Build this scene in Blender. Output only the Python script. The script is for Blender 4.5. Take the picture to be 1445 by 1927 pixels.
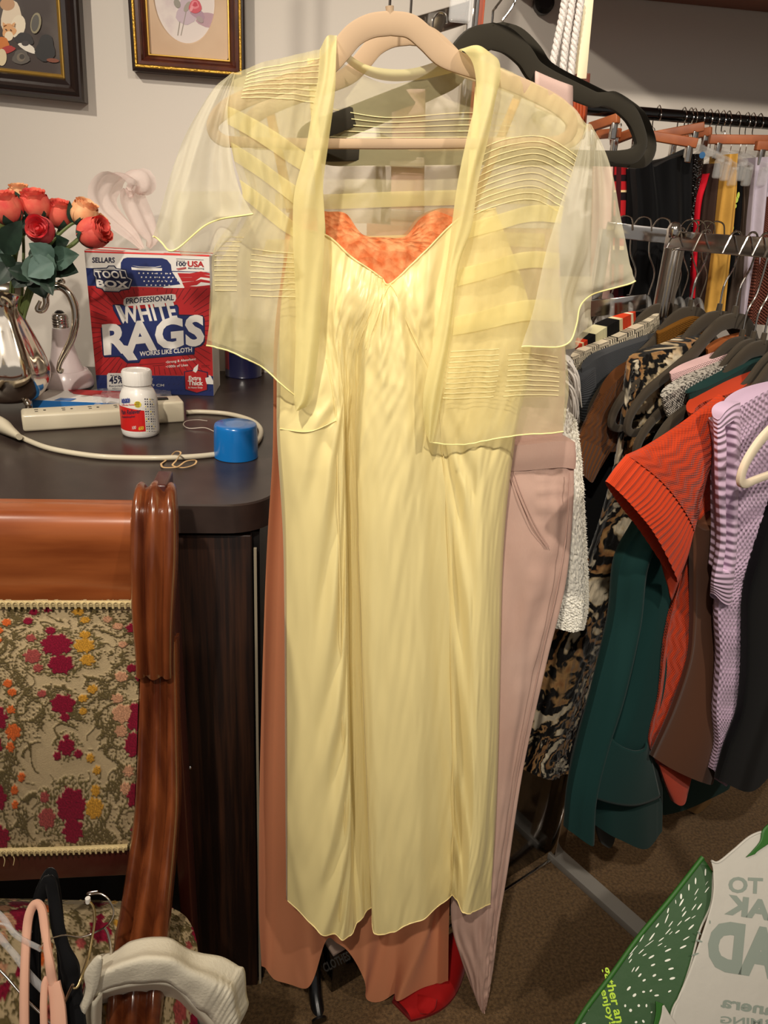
import bpy, math, random
import numpy as np
from mathutils import Vector, Matrix, noise as mnoise
from math import sin, cos, pi, sqrt, atan2, exp
for o in list(bpy.data.objects): bpy.data.objects.remove(o)
SC = bpy.context.scene
COL = SC.collection
rnd = random.Random(7)
# ------------------------------------------------------------------ camera
CAMZ = 1.36; FPX = 1392.0
dn = Vector((-204, 3372, 1392)).normalized()
tn = math.tan(math.radians(7))
wx = Vector((1, -(dn.x + tn*dn.z)/dn.y, tn)).normalized()
wz = -dn
wy = wz.cross(wx)
cd = bpy.data.cameras.new('camera'); cam = bpy.data.objects.new('camera', cd); COL.objects.link(cam)
cd.sensor_fit = 'VERTICAL'; cd.sensor_height = 36; cd.lens = 36*FPX/1927; cd.clip_start = 0.02
def iw(v): v = Vector(v); return Vector((v.dot(wx), v.dot(wy), v.dot(wz)))
cx, cy, cz = iw((1,0,0)), iw((0,-1,0)), iw((0,0,-1))
cam.matrix_world = Matrix(((cx.x,cy.x,cz.x,0),(cx.y,cy.y,cz.y,0),(cx.z,cy.z,cz.z,CAMZ),(0,0,0,1)))
SC.camera = cam
# ------------------------------------------------------------------ light
SC.view_settings.view_transform = 'Standard'; SC.view_settings.look = 'None'
SC.view_settings.gamma = 1; SC.view_settings.use_curve_mapping = False
SC.view_settings.exposure = 0.24
wd = bpy.data.worlds.new('world'); SC.world = wd; wd.use_nodes = True
wd.node_tree.nodes['Background'].inputs[0].default_value = (1.0, .93, .86, 1)
wd.node_tree.nodes['Background'].inputs[1].default_value = 0.21
def spot(loc, tgt, power, size=.04, ang=75, col=(1,.90,.76), blend=.6):
    l = bpy.data.lights.new('track_spot', 'SPOT'); l.energy = power; l.shadow_soft_size = size
    l.spot_size = math.radians(ang); l.spot_blend = blend; l.color = col
    o = bpy.data.objects.new('track_spot', l); COL.objects.link(o); o.location = loc
    o.rotation_euler = (Vector(tgt)-Vector(loc)).to_track_quat('-Z','Y').to_euler()
spot((-1.15,.35,2.55), (-.1,1.5,1.3), 66, .035, 90)
spot((-.35,-.55,2.55), (.12,.9,1.25), 112, .03, 58, blend=.9)
spot((.95,-.45,2.55), (.85,1.35,1.15), 74, .04, 78, blend=.8)
al = bpy.data.lights.new('soft_fill', 'AREA'); al.energy = 6; al.size = 1.6; al.color = (1,.93,.84)  # area lamp added as soft fill, stands for no actual fixture
ao = bpy.data.objects.new('soft_fill', al); COL.objects.link(ao); ao.location = (.3,-.9,2.5)
ao.rotation_euler = (math.radians(38),0,0)
SC.cycles.transparent_max_bounces = 24; SC.cycles.max_bounces = 8
# ------------------------------------------------------------------ pixel -> place
def ray(px, py): return iw((px-722.5, py-963.5, FPX))
O = Vector((0,0,CAMZ))
def PY(px, py, Y): r = ray(px,py); return O + r*(Y/r.y)
def PZ(px, py, z): r = ray(px,py); return O + r*((z-CAMZ)/r.z)
def PP(px, py, o, n): r = ray(px,py); return O + r*((Vector(o)-O).dot(n)/r.dot(n))
RA = Vector((.606,1.209,0)); RU = Vector((.5,-.867,0)).normalized(); RW = Vector((-.867,-.5,0)).normalized()
def PR(px, py, s): return PP(px, py, RA+RU*s, RU)
# ------------------------------------------------------------------ materials
def lin(c): return tuple(((x/255/12.92) if x/255<=.04045 else ((x/255+.055)/1.055)**2.4) for x in c)
MATS = {}
def mat(name, rgb, rough=.8, metal=0, alpha=1, sheen=0, bump=None, var=None, coat=0, trans=0, spec=.5, glass=0, vcol=False, subs=0):
    if name in MATS: return MATS[name]
    m = bpy.data.materials.new(name); MATS[name] = m; m.use_nodes = True
    nt = m.node_tree; N = nt.nodes; L = nt.links; b = N['Principled BSDF']
    c = lin(rgb)+(1,); b.inputs['Base Color'].default_value = c
    b.inputs['Roughness'].default_value = rough; b.inputs['Metallic'].default_value = metal
    b.inputs['Specular IOR Level'].default_value = spec if (rough<.78 or metal) else spec*.3
    if alpha < 1: b.inputs['Alpha'].default_value = alpha
    sheen *= .35
    if sheen: b.inputs['Sheen Weight'].default_value = sheen; b.inputs['Sheen Roughness'].default_value = .4
    if coat: b.inputs['Coat Weight'].default_value = coat; b.inputs['Coat Roughness'].default_value = .12
    if glass: b.inputs['Transmission Weight'].default_value = glass
    if subs: b.inputs['Subsurface Weight'].default_value = subs; b.inputs['Subsurface Scale'].default_value = .01
    tc = N.new('ShaderNodeTexCoord')
    if vcol:
        a = N.new('ShaderNodeVertexColor'); a.layer_name = 'Col'; L.new(a.outputs[0], b.inputs['Base Color'])
    if var:   # (scale, rgb2, stretch, lo, hi)
        sc_, rgb2, st = var[0], var[1], (var[2] if len(var)>2 else (1,1,1))
        lo, hi = (var[3], var[4]) if len(var)>4 else (.35,.65)
        mp = N.new('ShaderNodeMapping'); mp.inputs['Scale'].default_value = st
        L.new(tc.outputs['Object'], mp.inputs[0])
        nz = N.new('ShaderNodeTexNoise'); nz.inputs['Scale'].default_value = sc_; nz.inputs['Detail'].default_value = 4
        L.new(mp.outputs[0], nz.inputs['Vector'])
        cr = N.new('ShaderNodeValToRGB'); cr.color_ramp.elements[0].position = lo; cr.color_ramp.elements[1].position = hi
        cr.color_ramp.elements[0].color = c; cr.color_ramp.elements[1].color = lin(rgb2)+(1,)
        L.new(nz.outputs[0], cr.inputs[0]); L.new(cr.outputs[0], b.inputs['Base Color'])
    if bump:
        kind, s_, st_ = bump[:3]; dist = bump[3] if len(bump)>3 else .002
        bp = N.new('ShaderNodeBump'); bp.inputs['Strength'].default_value = st_; bp.inputs['Distance'].default_value = dist
        L.new(bp.outputs[0], b.inputs['Normal'])
        if kind == 'noise':
            t = N.new('ShaderNodeTexNoise'); t.inputs['Scale'].default_value = s_; t.inputs['Detail'].default_value = 5
            L.new(tc.outputs['Object'], t.inputs['Vector']); L.new(t.outputs[0], bp.inputs['Height'])
        elif kind == 'stretch':
            mp = N.new('ShaderNodeMapping'); mp.inputs['Scale'].default_value = bump[4]; L.new(tc.outputs['Object'], mp.inputs[0])
            t = N.new('ShaderNodeTexNoise'); t.inputs['Scale'].default_value = s_; t.inputs['Detail'].default_value = 3
            L.new(mp.outputs[0], t.inputs['Vector']); L.new(t.outputs[0], bp.inputs['Height'])
        elif kind == 'voro':
            t = N.new('ShaderNodeTexVoronoi'); t.inputs['Scale'].default_value = s_
            L.new(tc.outputs['UV'], t.inputs['Vector']); L.new(t.outputs[0], bp.inputs['Height'])
        else:
            sx = N.new('ShaderNodeSeparateXYZ'); L.new(tc.outputs['UV'], sx.inputs[0])
            def sn(out, k, ph=None):
                a = N.new('ShaderNodeMath'); a.operation = 'MULTIPLY'; a.inputs[1].default_value = k; L.new(out, a.inputs[0])
                s2 = N.new('ShaderNodeMath'); s2.operation = 'SINE'; L.new(a.outputs[0], s2.inputs[0]); return s2.outputs[0]
            def op(o_, a, bb):
                x = N.new('ShaderNodeMath'); x.operation = o_
                L.new(a, x.inputs[0])
                if hasattr(bb,'links'): L.new(bb, x.inputs[1])
                else: x.inputs[1].default_value = bb
                return x.outputs[0]
            U, V = sx.outputs[0], sx.outputs[1]
            k = 2*pi*s_
            if kind == 'ribu': h = sn(U, k)
            elif kind == 'ribv': h = sn(V, k)
            elif kind == 'waffle': h = op('MULTIPLY', sn(U,k), sn(V,k))
            elif kind == 'knit': h = op('ADD', sn(U,k), op('MULTIPLY', sn(V,k*1.3), .6))
            elif kind == 'cable':
                w_ = op('MULTIPLY', sn(V, k*.22), 1.5)
                a = N.new('ShaderNodeMath'); a.operation='MULTIPLY'; a.inputs[1].default_value=k*.5; L.new(U,a.inputs[0])
                s3 = N.new('ShaderNodeMath'); s3.operation='SINE'; L.new(op('ADD', a.outputs[0], w_), s3.inputs[0])
                h = op('ADD', s3.outputs[0], op('MULTIPLY', op('MULTIPLY', sn(U,k*1.7), sn(V,k*1.7)), .5))
            L.new(h, bp.inputs['Height'])
    if trans:   # cloth that lets light through
        tr = N.new('ShaderNodeBsdfTranslucent'); tr.inputs[0].default_value = c
        mx = N.new('ShaderNodeMixShader'); mx.inputs[0].default_value = trans
        out = N['Material Output']; src = b.outputs[0]
        b.inputs['Alpha'].default_value = 1
        L.new(src, mx.inputs[1]); L.new(tr.outputs[0], mx.inputs[2])
        if alpha < 1:
            tp = N.new('ShaderNodeBsdfTransparent'); m2 = N.new('ShaderNodeMixShader'); m2.inputs[0].default_value = alpha
            L.new(tp.outputs[0], m2.inputs[1]); L.new(mx.outputs[0], m2.inputs[2]); L.new(m2.outputs[0], out.inputs[0])
        else: L.new(mx.outputs[0], out.inputs[0])
    return m
# ------------------------------------------------------------------ objects
def tag(o, label=None, cat=None, group=None, kind=None):
    if label: o['label'] = label
    if cat: o['category'] = cat
    if group: o['group'] = group
    if kind: o['kind'] = kind
    return o
def thing(name, loc, label, cat, group=None):
    o = bpy.data.objects.new(name, None); COL.objects.link(o); o.location = loc; o.empty_display_size = .02
    o['base'] = list(loc)
    return tag(o, label, cat, group)
def link(o, parent):
    COL.objects.link(o)
    if parent is not None:
        o.parent = parent
        if parent.type == 'EMPTY': o.matrix_parent_inverse = Matrix.Translation(-Vector(parent.location))
    return o
class MB:
    def __init__(s): s.v = []; s.f = []; s.uv = []; s.m = []; s.col = None
    def add(s, vs, fs, uvs=None, mi=0):
        n = len(s.v); s.v += [tuple(p) for p in vs]; s.uv += (uvs if uvs else [(0,0)]*len(vs))
        for f in fs: s.f.append(tuple(n+i for i in f)); s.m.append(mi)
        return s
    def box(s, c, size, R=None, bev=.0, mi=0):
        hx, hy, hz = [x/2 for x in size]; b = min(bev, hx*.95, hy*.95, hz*.95); c = Vector(c)
        if b <= 0:
            P = [Vector((x*hx,y*hy,z*hz)) for z in (-1,1) for x,y in ((-1,-1),(1,-1),(1,1),(-1,1))]
            F = [(3,2,1,0),(4,5,6,7),(0,1,5,4),(1,2,6,5),(2,3,7,6),(3,0,4,7)]
        else:
            P = []; F = []
            rings = []
            k = 3
            def ring(ix, iy, z, rr):
                out = []
                for qx,qy,a0 in ((1,1,0),(-1,1,90),(-1,-1,180),(1,-1,270)):
                    for j in range(k+1):
                        a = math.radians(a0+90*j/k); out.append(Vector((qx*ix+rr*cos(a), qy*iy+rr*sin(a), z)))
                return out
            ix, iy = hx-b, hy-b
            for j in range(k+1):
                a = pi/2*j/k; rings.append(ring(ix,iy,-hz+b-b*cos(a), b*sin(a) if j else 1e-5))
            for j in range(k+1):
                a = pi/2*j/k; rings.append(ring(ix,iy,hz-b+b*sin(a), b*cos(a) if j<k else 1e-5))
            n = len(rings[0])
            for r in rings: P += r
            for i in range(len(rings)-1):
                for j in range(n): F.append((i*n+j, i*n+(j+1)%n, (i+1)*n+(j+1)%n, (i+1)*n+j))
            F.append(tuple(range(n-1,-1,-1))); F.append(tuple((len(rings)-1)*n+j for j in range(n)))
        if R is None: R = Matrix.Identity(3)
        return s.add([c+R@p for p in P], F, None, mi)
    def tube(s, pts, r, seg=8, cap=True, N=None, ratio=1.0, closed=False, mi=0, prof=None):
        pts = [Vector(p) for p in pts]; n = len(pts)
        if not hasattr(r,'__len__'): r = [r]*n
        if not hasattr(ratio,'__len__'): ratio = [ratio]*n
        V = []; prev = None
        for i in range(n):
            a = pts[(i-1)%n] if (closed or i>0) else pts[0]; b = pts[(i+1)%n] if (closed or i<n-1) else pts[-1]
            T = (b-a).normalized()
            if N is not None: S = Vector(N)
            elif prev is None: S = T.orthogonal()
            else: S = prev
            S = (S - T*S.dot(T)).normalized(); prev = S; Bn = T.cross(S)
            if prof is None:
                for j in range(seg):
                    an = 2*pi*j/seg; V.append(pts[i] + S*(cos(an)*r[i]*ratio[i]) + Bn*(sin(an)*r[i]))
            else:
                for (x,y) in prof: V.append(pts[i] + S*(x*r[i]*ratio[i]) + Bn*(y*r[i]))
        if prof is not None: seg = len(prof)
        F = []
        for i in range(n if closed else n-1):
            k = (i+1)%n
            for j in range(seg): F.append((i*seg+j, i*seg+(j+1)%seg, k*seg+(j+1)%seg, k*seg+j))
        if cap and not closed: F.append(tuple(range(seg-1,-1,-1))); F.append(tuple((n-1)*seg+j for j in range(seg)))
        return s.add(V, F, None, mi)
    def lathe(s, prof, c=(0,0,0), seg=32, fn=None, axis=None, mi=0, arc=None, cap=True):
        c = Vector(c); V = []; F = []; U = []
        R = Matrix.Identity(3) if axis is None else Vector((0,0,1)).rotation_difference(Vector(axis)).to_matrix()
        a0, a1 = arc if arc else (0, 2*pi); ns = seg+1 if arc else seg
        for (r,z) in prof:
            for j in range(ns):
                a = a0+(a1-a0)*j/seg; rr, zz = (r,z) if fn is None else fn(r,z,a)
                V.append(c + R@Vector((rr*cos(a), rr*sin(a), zz))); U.append((j/seg, z))
        for i in range(len(prof)-1):
            for j in range(seg):
                k = (j+1)%ns; F.append((i*ns+j, i*ns+k, (i+1)*ns+k, (i+1)*ns+j))
        if not arc and cap:
            F.append(tuple(range(seg-1,-1,-1))); F.append(tuple((len(prof)-1)*seg+j for j in range(seg)))
        return s.add(V, F, U, mi)
    def poly(s, pts, mi=0, flip=False):
        idx = list(range(len(pts)))
        return s.add(pts, [tuple(reversed(idx)) if flip else tuple(idx)], None, mi)
    def prism(s, pts, vec, mi=0):
        n = len(pts); vec = Vector(vec); P = [Vector(p) for p in pts]; V = P+[p+vec for p in P]
        F = [tuple(range(n-1,-1,-1)), tuple(range(n,2*n))]+[(i,(i+1)%n,n+(i+1)%n,n+i) for i in range(n)]
        return s.add(V, F, None, mi)
    def build(s, name, mats, parent=None, smooth=True, label=None, ang=40, cat=None, group=None, kind=None, sub=0):
        me = bpy.data.meshes.new(name); me.from_pydata(s.v, [], s.f)
        if not isinstance(mats,(list,tuple)): mats = [mats]
        for m_ in mats: me.materials.append(m_)
        if len(mats) > 1: me.polygons.foreach_set('material_index', s.m)
        uvl = me.uv_layers.new(name='UVMap')
        li = np.empty(len(me.loops), dtype=np.int32); me.loops.foreach_get('vertex_index', li)
        uva = np.array(s.uv, dtype=np.float32)[li]; uvl.data.foreach_set('uv', uva.ravel())
        if s.col is not None:
            ca = me.color_attributes.new('Col','FLOAT_COLOR','POINT'); ca.data.foreach_set('color', np.asarray(s.col,dtype=np.float32).ravel())
        if smooth:
            me.polygons.foreach_set('use_smooth', [True]*len(me.polygons))
            try: me.set_sharp_from_angle(angle=math.radians(ang))
            except Exception: pass
        me.update()
        o = bpy.data.objects.new(name, me)
        link(o, parent)
        if sub:
            md = o.modifiers.new('s','SUBSURF'); md.levels = sub; md.render_levels = sub
        return tag(o, label, cat, group, kind)
def cr(P, t):
    n = len(P)
    if n == 1: return P[0]
    t = min(max(t,0),n-1-1e-9); i = int(t); f = t-i
    p1, p2 = P[i], P[i+1]
    p0 = P[i-1] if i>0 else p1*2-p2
    p3 = P[i+2] if i+2<n else p2*2-p1
    return 0.5*((2*p1)+(p2-p0)*f+(2*p0-5*p1+4*p2-p3)*f*f+(3*p1-p0-3*p2+p3)*f*f*f)
def spl(P, n):
    P = [Vector(p) for p in P]; return [cr(P, (len(P)-1)*i/(n-1)) for i in range(n)]
def spl1(P, n):   # scalars
    return [cr([Vector((p,0,0)) for p in P], (len(P)-1)*i/(n-1)).x for i in range(n)]
def grid(rows, nu, nv):
    R = [spl(r, nu) for r in rows]; G = []
    for j in range(nv):
        t = (len(R)-1)*j/(nv-1); G.append([cr([R[k][i] for k in range(len(R))], t) for i in range(nu)])
    return G
def fold(G, fn, away):
    nv, nu = len(G), len(G[0]); out = []
    for j in range(nv):
        r = []
        for i in range(nu): r.append(G[j][i] + away*fn(i/(nu-1), j/(nv-1)))
        out.append(r)
    return out
def addgrid(mb, G, mi=0):
    nv, nu = len(G), len(G[0])
    w = sum((G[j][-1]-G[j][0]).length for j in range(nv))/nv; h = sum((G[-1][i]-G[0][i]).length for i in range(nu))/nu
    V = [p for r in G for p in r]; U = [(w*i/(nu-1), -h*j/(nv-1)) for j in range(nv) for i in range(nu)]
    F = [(j*nu+i, (j+1)*nu+i, (j+1)*nu+i+1, j*nu+i+1) for j in range(nv-1) for i in range(nu-1)]
    mb.add(V, F, U, mi); return mb
AW = Vector((0,1,0))
def pts(rows, f=PY):  # rows: [(depth,[(x,y),...]) ...] or rows of (x,y,depth)
    out = []
    for r in rows:
        if isinstance(r[0], (int,float)): out.append([f(x,y,r[0]) for x,y in r[1]])
        else: out.append([f(*p) for p in r])
    return out
def wr(seed, k=1.0):   # wrinkle noise
    def g(u, v, su=4, sv=3): return mnoise.noise(Vector((u*su*k+seed*7.1, v*sv*k+seed*3.3, seed)))
    return g
def sheet(name, rows, m, parent=None, f=PY, away=AW, nu=24, nv=30, fn=None, thick=0, **kw):
    G = grid(pts(rows,f), nu, nv)
    if fn: G = fold(G, fn, away)
    mb = MB(); addgrid(mb, G)
    o = mb.build(name, m, parent, ang=180, **kw)
    if thick:
        md = o.modifiers.new('t','SOLIDIFY'); md.thickness = thick; md.offset = 0
    return o
def shell(name, rows, m, parent=None, f=PY, away=AW, depth=.04, bulge=.012, nu=30, nv=36, fn=None, **kw):
    G = grid(pts(rows,f), nu, nv)
    A = fold(G, lambda u,v: (fn(u,v) if fn else 0)*min(1,min(u,1-u)*12) - bulge*sin(pi*min(max(u,0),1))**.5, away)
    B = fold(G, lambda u,v: (depth-bulge)*sin(pi*u)**.4 + .5*(fn(u,v) if fn else 0)*min(1,min(u,1-u)*12), away)
    mb = MB(); addgrid(mb, A); addgrid(mb, [list(reversed(r)) for r in B])
    top = [A[0][i] for i in range(nu)]+[B[0][i] for i in range(nu-1,-1,-1)]
    bot = [A[-1][i] for i in range(nu)]+[B[-1][i] for i in range(nu-1,-1,-1)]
    for R_ in (top,):
        V = R_; F = [(i, i+1, 2*nu-2-i, 2*nu-1-i) for i in range(nu-1)]; mb.add(V, F)
    return mb.build(name, m, parent, ang=75, **kw)
# lettering and flat marks on a surface -------------------------------------
def textmesh(s, off=0.0, sp=1.0):
    cu = bpy.data.curves.new('t','FONT'); cu.body = s; cu.size = 1; cu.offset = off; cu.resolution_u = 3; cu.space_character = sp
    o = bpy.data.objects.new('t', cu); COL.objects.link(o)
    dg = bpy.context.evaluated_depsgraph_get(); me = bpy.data.meshes.new_from_object(o.evaluated_get(dg))
    V = [v.co.copy() for v in me.vertices]; F = [tuple(p.vertices) for p in me.polygons]
    bpy.data.meshes.remove(me); bpy.data.objects.remove(o); bpy.data.curves.remove(cu)
    return V, F
def ptxt(mb, s, bl, br, tl, S, off=.012, lay=.0006, border=0, bend=0, sp=1.0, mi=0):
    """text between pixel corners bl, br, tl on surface S"""
    V0,_ = textmesh(s, 0, sp); x0 = min(v.x for v in V0); x1 = max(v.x for v in V0); y0 = 0.0; y1 = max(v.y for v in V0)
    V,F = textmesh(s, off+border, sp)
    A, B, C = S.uv(*bl), S.uv(*br), S.uv(*tl)
    out = []
    for v in V:
        a = (v.x-x0)/(x1-x0); b = (v.y-y0)/(y1-y0); b2 = b + bend*4*a*(1-a)
        out.append(S.at(A[0]+(B[0]-A[0])*a+(C[0]-A[0])*b2, A[1]+(B[1]-A[1])*a+(C[1]-A[1])*b2, lay))
    mb.add(out, F, None, mi)
class Flat:
    def __init__(s, o, ux, uy): s.o = Vector(o); s.ux = Vector(ux).normalized(); s.uy = Vector(uy).normalized(); s.n = s.ux.cross(s.uy)
    def uv(s, px, py): p = PP(px,py,s.o,s.n)-s.o; return (p.dot(s.ux), p.dot(s.uy))
    def at(s, a, b, l=0): return s.o+s.ux*a+s.uy*b+s.n*l
    def P(s, pts_, l): return [s.at(*s.uv(*p), l) for p in pts_]
def quadline(a, b, w):
    dx, dy = b[0]-a[0], b[1]-a[1]; L_ = sqrt(dx*dx+dy*dy) or 1; nx, ny = -dy/L_*w/2, dx/L_*w/2
    return [(a[0]+nx,a[1]+ny),(a[0]-nx,a[1]-ny),(b[0]-nx,b[1]-ny),(b[0]+nx,b[1]+ny)]
def ell(cx_, cy_, rx, ry, n=20, rot=0, wob=0, seed=0):
    out = []
    for i in range(n):
        a = 2*pi*i/n; k = 1+wob*sin(3*a+seed)+wob*.6*sin(5*a+seed*2)
        x, y = rx*cos(a)*k, ry*sin(a)*k; out.append((cx_+x*cos(rot)-y*sin(rot), cy_+x*sin(rot)+y*cos(rot)))
    return out
# ================================================================== setting
M_wall = mat('wall_paint', (218,210,200), .9, bump=('noise',350,.12,.001))
M_floor = mat('brown_carpet', (84,64,42), .95, var=(170,(118,92,62)), bump=('noise',420,.9,.004), sheen=.2)
M_ceil = mat('ceiling_paint', (220,212,200), .9)
WY = 1.80
def struct(name, c, size, m): return MB().box(c, size).build(name, m, smooth=False, kind='structure')
struct('floor', (.4,-.1,-.03), (5.0,4.0,.06), M_floor)
struct('wall_back', (.4,WY+.05,1.35), (5.0,.10,2.7), M_wall)
struct('wall_left', (-2.15,-.1,1.35), (.1,3.8,2.7), M_wall)
struct('wall_right', (2.95,-.1,1.35), (.1,3.8,2.7), M_wall)
struct('ceiling', (.4,-.1,2.74), (5.0,4.0,.08), M_ceil)
M_chrome = mat('chrome', (205,200,195), .12, 1)
M_steel = mat('polished_silver', (214,204,190), .1, 1, bump=('noise',9,.12,.004))
M_black = mat('black_plastic', (14,13,13), .35)
M_blackgloss = mat('black_gloss', (9,8,8), .08, coat=.5)
# ------------------------------------------------------------------ desk
DZ = .975
M_desk = mat('dark_laminate', (46,36,33), .3, spec=.45, bump=('noise',500,.05,.0005), var=(30,(54,43,39)))
desk = thing('desk', (-.5,1.35,0), 'dark brown laminate counter desk with rounded corner under the rag box', 'desk')
def rounded_slab(x0,x1,y0,y1,z0,z1,r,b=.002):
    P = [(x0,y0)]+[(x1-r+r*sin(a), y0+r-r*cos(a)) for a in [pi/2*i/10 for i in range(11)]]+[(x1,y1),(x0,y1)]
    mb = MB(); n = len(P)
    rings = [(z0,0),(z1-b,0),(z1,b)]
    for z,i_ in rings:
        for (x,y) in P: mb.v.append((x-(i_ if x>x0 else 0), y+(i_ if y<y1 else 0), z)); mb.uv.append((x,y))
    for k in range(len(rings)-1):
        for i in range(n): mb.f.append((k*n+i,k*n+(i+1)%n,(k+1)*n+(i+1)%n,(k+1)*n+i)); mb.m.append(0)
    mb.f.append(tuple((len(rings)-1)*n+i for i in range(n))); mb.m.append(0)
    mb.f.append(tuple(range(n-1,-1,-1))); mb.m.append(0)
    return mb
rounded_slab(-1.5,-.022,.945,WY-.004,DZ-.042,DZ,.07).build('desktop', M_desk, desk, ang=30)
M_dw = mat('dark_zebra_wood', (26,14,10), .45, var=(9,(62,36,22),(14,14,.5),.42,.75), bump=('stretch',12,.15,.001,(14,14,.5)))
M_dk = mat('dark_side', (10,8,8), .5)
MB().box((-.115,.967,.46),(.115,.022,.93),bev=.002).build('cabinet_front', M_dw, desk)
MB().box((-.64,.975,.46),(.93,.02,.93),bev=.002).build('cabinet_door', mat('dark_door',(13,10,9),.5), desk)
MB().box((-.057,1.37,.46),(.02,.80,.93)).build('side_panel', M_dk, desk, smooth=False)
MB().box((-.0527,.957,.455),(.004,.006,.90)).build('edge_strip', mat('pale_edge',(150,140,120),.4), desk, label='thin pale metal edge strip')
for z in (.62,.36):
    MB().lathe([(.0001,0),(.003,.0005),(.004,0.003),(.002,.005),(.0001,.0055)], PY(357,1443 if z>.5 else 1718,.955), 12, axis=(0,-1,0)).build('screw', M_chrome, desk)
# ------------------------------------------------------------------ shelf, wall things
M_shelf = mat('brown_shelf', (120,66,44), .55, var=(20,(134,76,52),(1,8,8)))
sh = thing('wall_shelf', (1.3,1.6,1.75), 'brown wooden shelf over the skirts on the back wall', 'shelf')
zs = PY(1200,-2,1.79).z
MB().box((1.42,1.58,zs+.015),(2.0,.43,.03),bev=.002).build('board', M_shelf, sh)
for x in (1.5,2.2): MB().prism([(x,1.79,zs-.001),(x,1.79,zs-.0),(x,1.56,zs)], (.012,0,0)).box((x+.006,1.795,zs-.06),(.02,.01,.12)).build('bracket', M_black, sh)
p = PY(1022,6,1.79)
MB().lathe([(.0001,.0),(.019,0),(.022,.006),(.021,.02),(.014,.026),(.0001,.026)], (p.x,1.799,p.z), 24, axis=(0,-1,0)).build('rubber_bumper', M_black, label='small round black wall stop beside the white ropes', cat='wall fitting')
# ------------------------------------------------------------------ picture frames
def frame_piece(parent, cx_, cz_, w, h, rot, prof, m, name='frame', label=None):
    """prof: (inset, height) moulding profile from outside in"""
    mb = MB(); R = Matrix.Rotation(rot,3,'Y')
    V = []; n = len(prof)
    for (sx,sz) in ((-1,-1),(1,-1),(1,1),(-1,1)):
        for (i_,hh) in prof:
            q = R@Vector((sx*(w/2-i_), -hh, sz*(h/2-i_))); V.append(Vector((cx_,WY,cz_))+q)
    F = []
    for c in range(4):
        for k in range(n-1): F.append((c*n+k, ((c+1)%4)*n+k, ((c+1)%4)*n+k+1, c*n+k+1))
    mb.add(V,F); return mb.build(name, m, parent, smooth=False, label=label)
M_f1 = mat('dark_walnut_frame', (38,24,20), .35, coat=.3, bump=('noise',60,.2,.001))
M_gold = mat('gold_leaf', (190,148,62), .3, .9, bump=('noise',260,.8,.002))
M_goldp = mat('smooth_gold', (212,170,84), .3, .8)
M_f2 = mat('mahogany_frame', (66,28,18), .3, coat=.5, var=(30,(90,40,24)))
# frame 1 : kittens (left)
fr = thing('picture_frame', (-.52,WY,1.6), 'dark wooden frame around a dim painting of cats, leftmost on the wall', 'picture')
br_ = PY(161,188,1.76); w1, h1, rot1 = .36, .30, .03
c1 = Vector((br_.x-w1/2, WY, br_.z+h1/2+.002))
frame_piece(fr, c1.x, c1.z, w1, h1, rot1, [(0,0),(0,.03),(.004,.036),(.008,.036),(.011,.030),(.016,.034),(.022,.03),(.028,.022),(.036,.024),(.04,.018)], M_f1)
frame_piece(fr, c1.x, c1.z, w1-.079, h1-.079, rot1, [(0,.018),(.002,.019),(.006,.016),(.008,.012)], M_goldp, 'slip', 'narrow gold slip')
S1 = Flat((c1.x,WY-.012,c1.z),(cos(rot1),0,-sin(rot1)),(sin(rot1),0,cos(rot1)))
mb = MB(); mb.poly([S1.at(-.135,-.105,0),S1.at(.135,-.105,0),S1.at(.135,.105,0),S1.at(-.135,.105,0)])
canv = mb.build('canvas', mat('painting_ground',(56,40,34),.5,var=(6,(98,88,80),(1,1,1),.4,.62)), fr, smooth=False)
art = [((232,214,188),ell(22,35,20,34,18,0,.05)),((196,150,110),ell(14,8,14,12)),((240,226,200),ell(34,50,14,22,16,.2)),
 ((226,168,112),ell(17,58,13,13,18,0,.1,1)),((244,226,196),ell(17,68,8,9)),((210,120,44),ell(4,82,14,12,18,.1,.08)),((176,44,40),ell(14,94,15,7,16,-.3,.1)),
 ((226,208,170),ell(4,108,9,16)),((40,34,34),ell(46,74,18,12,18,.2,.08)),((236,228,214),ell(52,90,18,7,16,.5,.1)),((58,50,50),ell(48,82,7,5)),
 ((92,84,76),ell(40,108,16,14,16,0,.1)),((120,108,92),ell(40,108,8,8)),((62,54,48),ell(42,107,5,5)),((30,26,26),ell(86,92,18,26,18,.1,.1)),((128,66,40),ell(100,114,12,4,12,.1)),
 ((150,140,110),ell(68,44,10,20,16,.15)),((88,84,78),ell(67,44,7,16,16,.15)),((62,40,34),ell(12,56,1.4,1.4,8)),((62,40,34),ell(21,57,1.4,1.4,8)),
 ((226,168,112),[(6,50),(6,42),(13,47)]),((226,168,112),[(22,47),(29,42),(28,51)])]
am = MB(); amats = []
for k,(c,pp) in enumerate(art):
    m_ = mat('paint_%d_%d_%d'%c, c, .5)
    if m_ not in amats: amats.append(m_)
    am.poly(S1.P(pp, .0004+.00012*k), amats.index(m_))
am.build('painted_cats', amats, canv, smooth=False)
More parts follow.
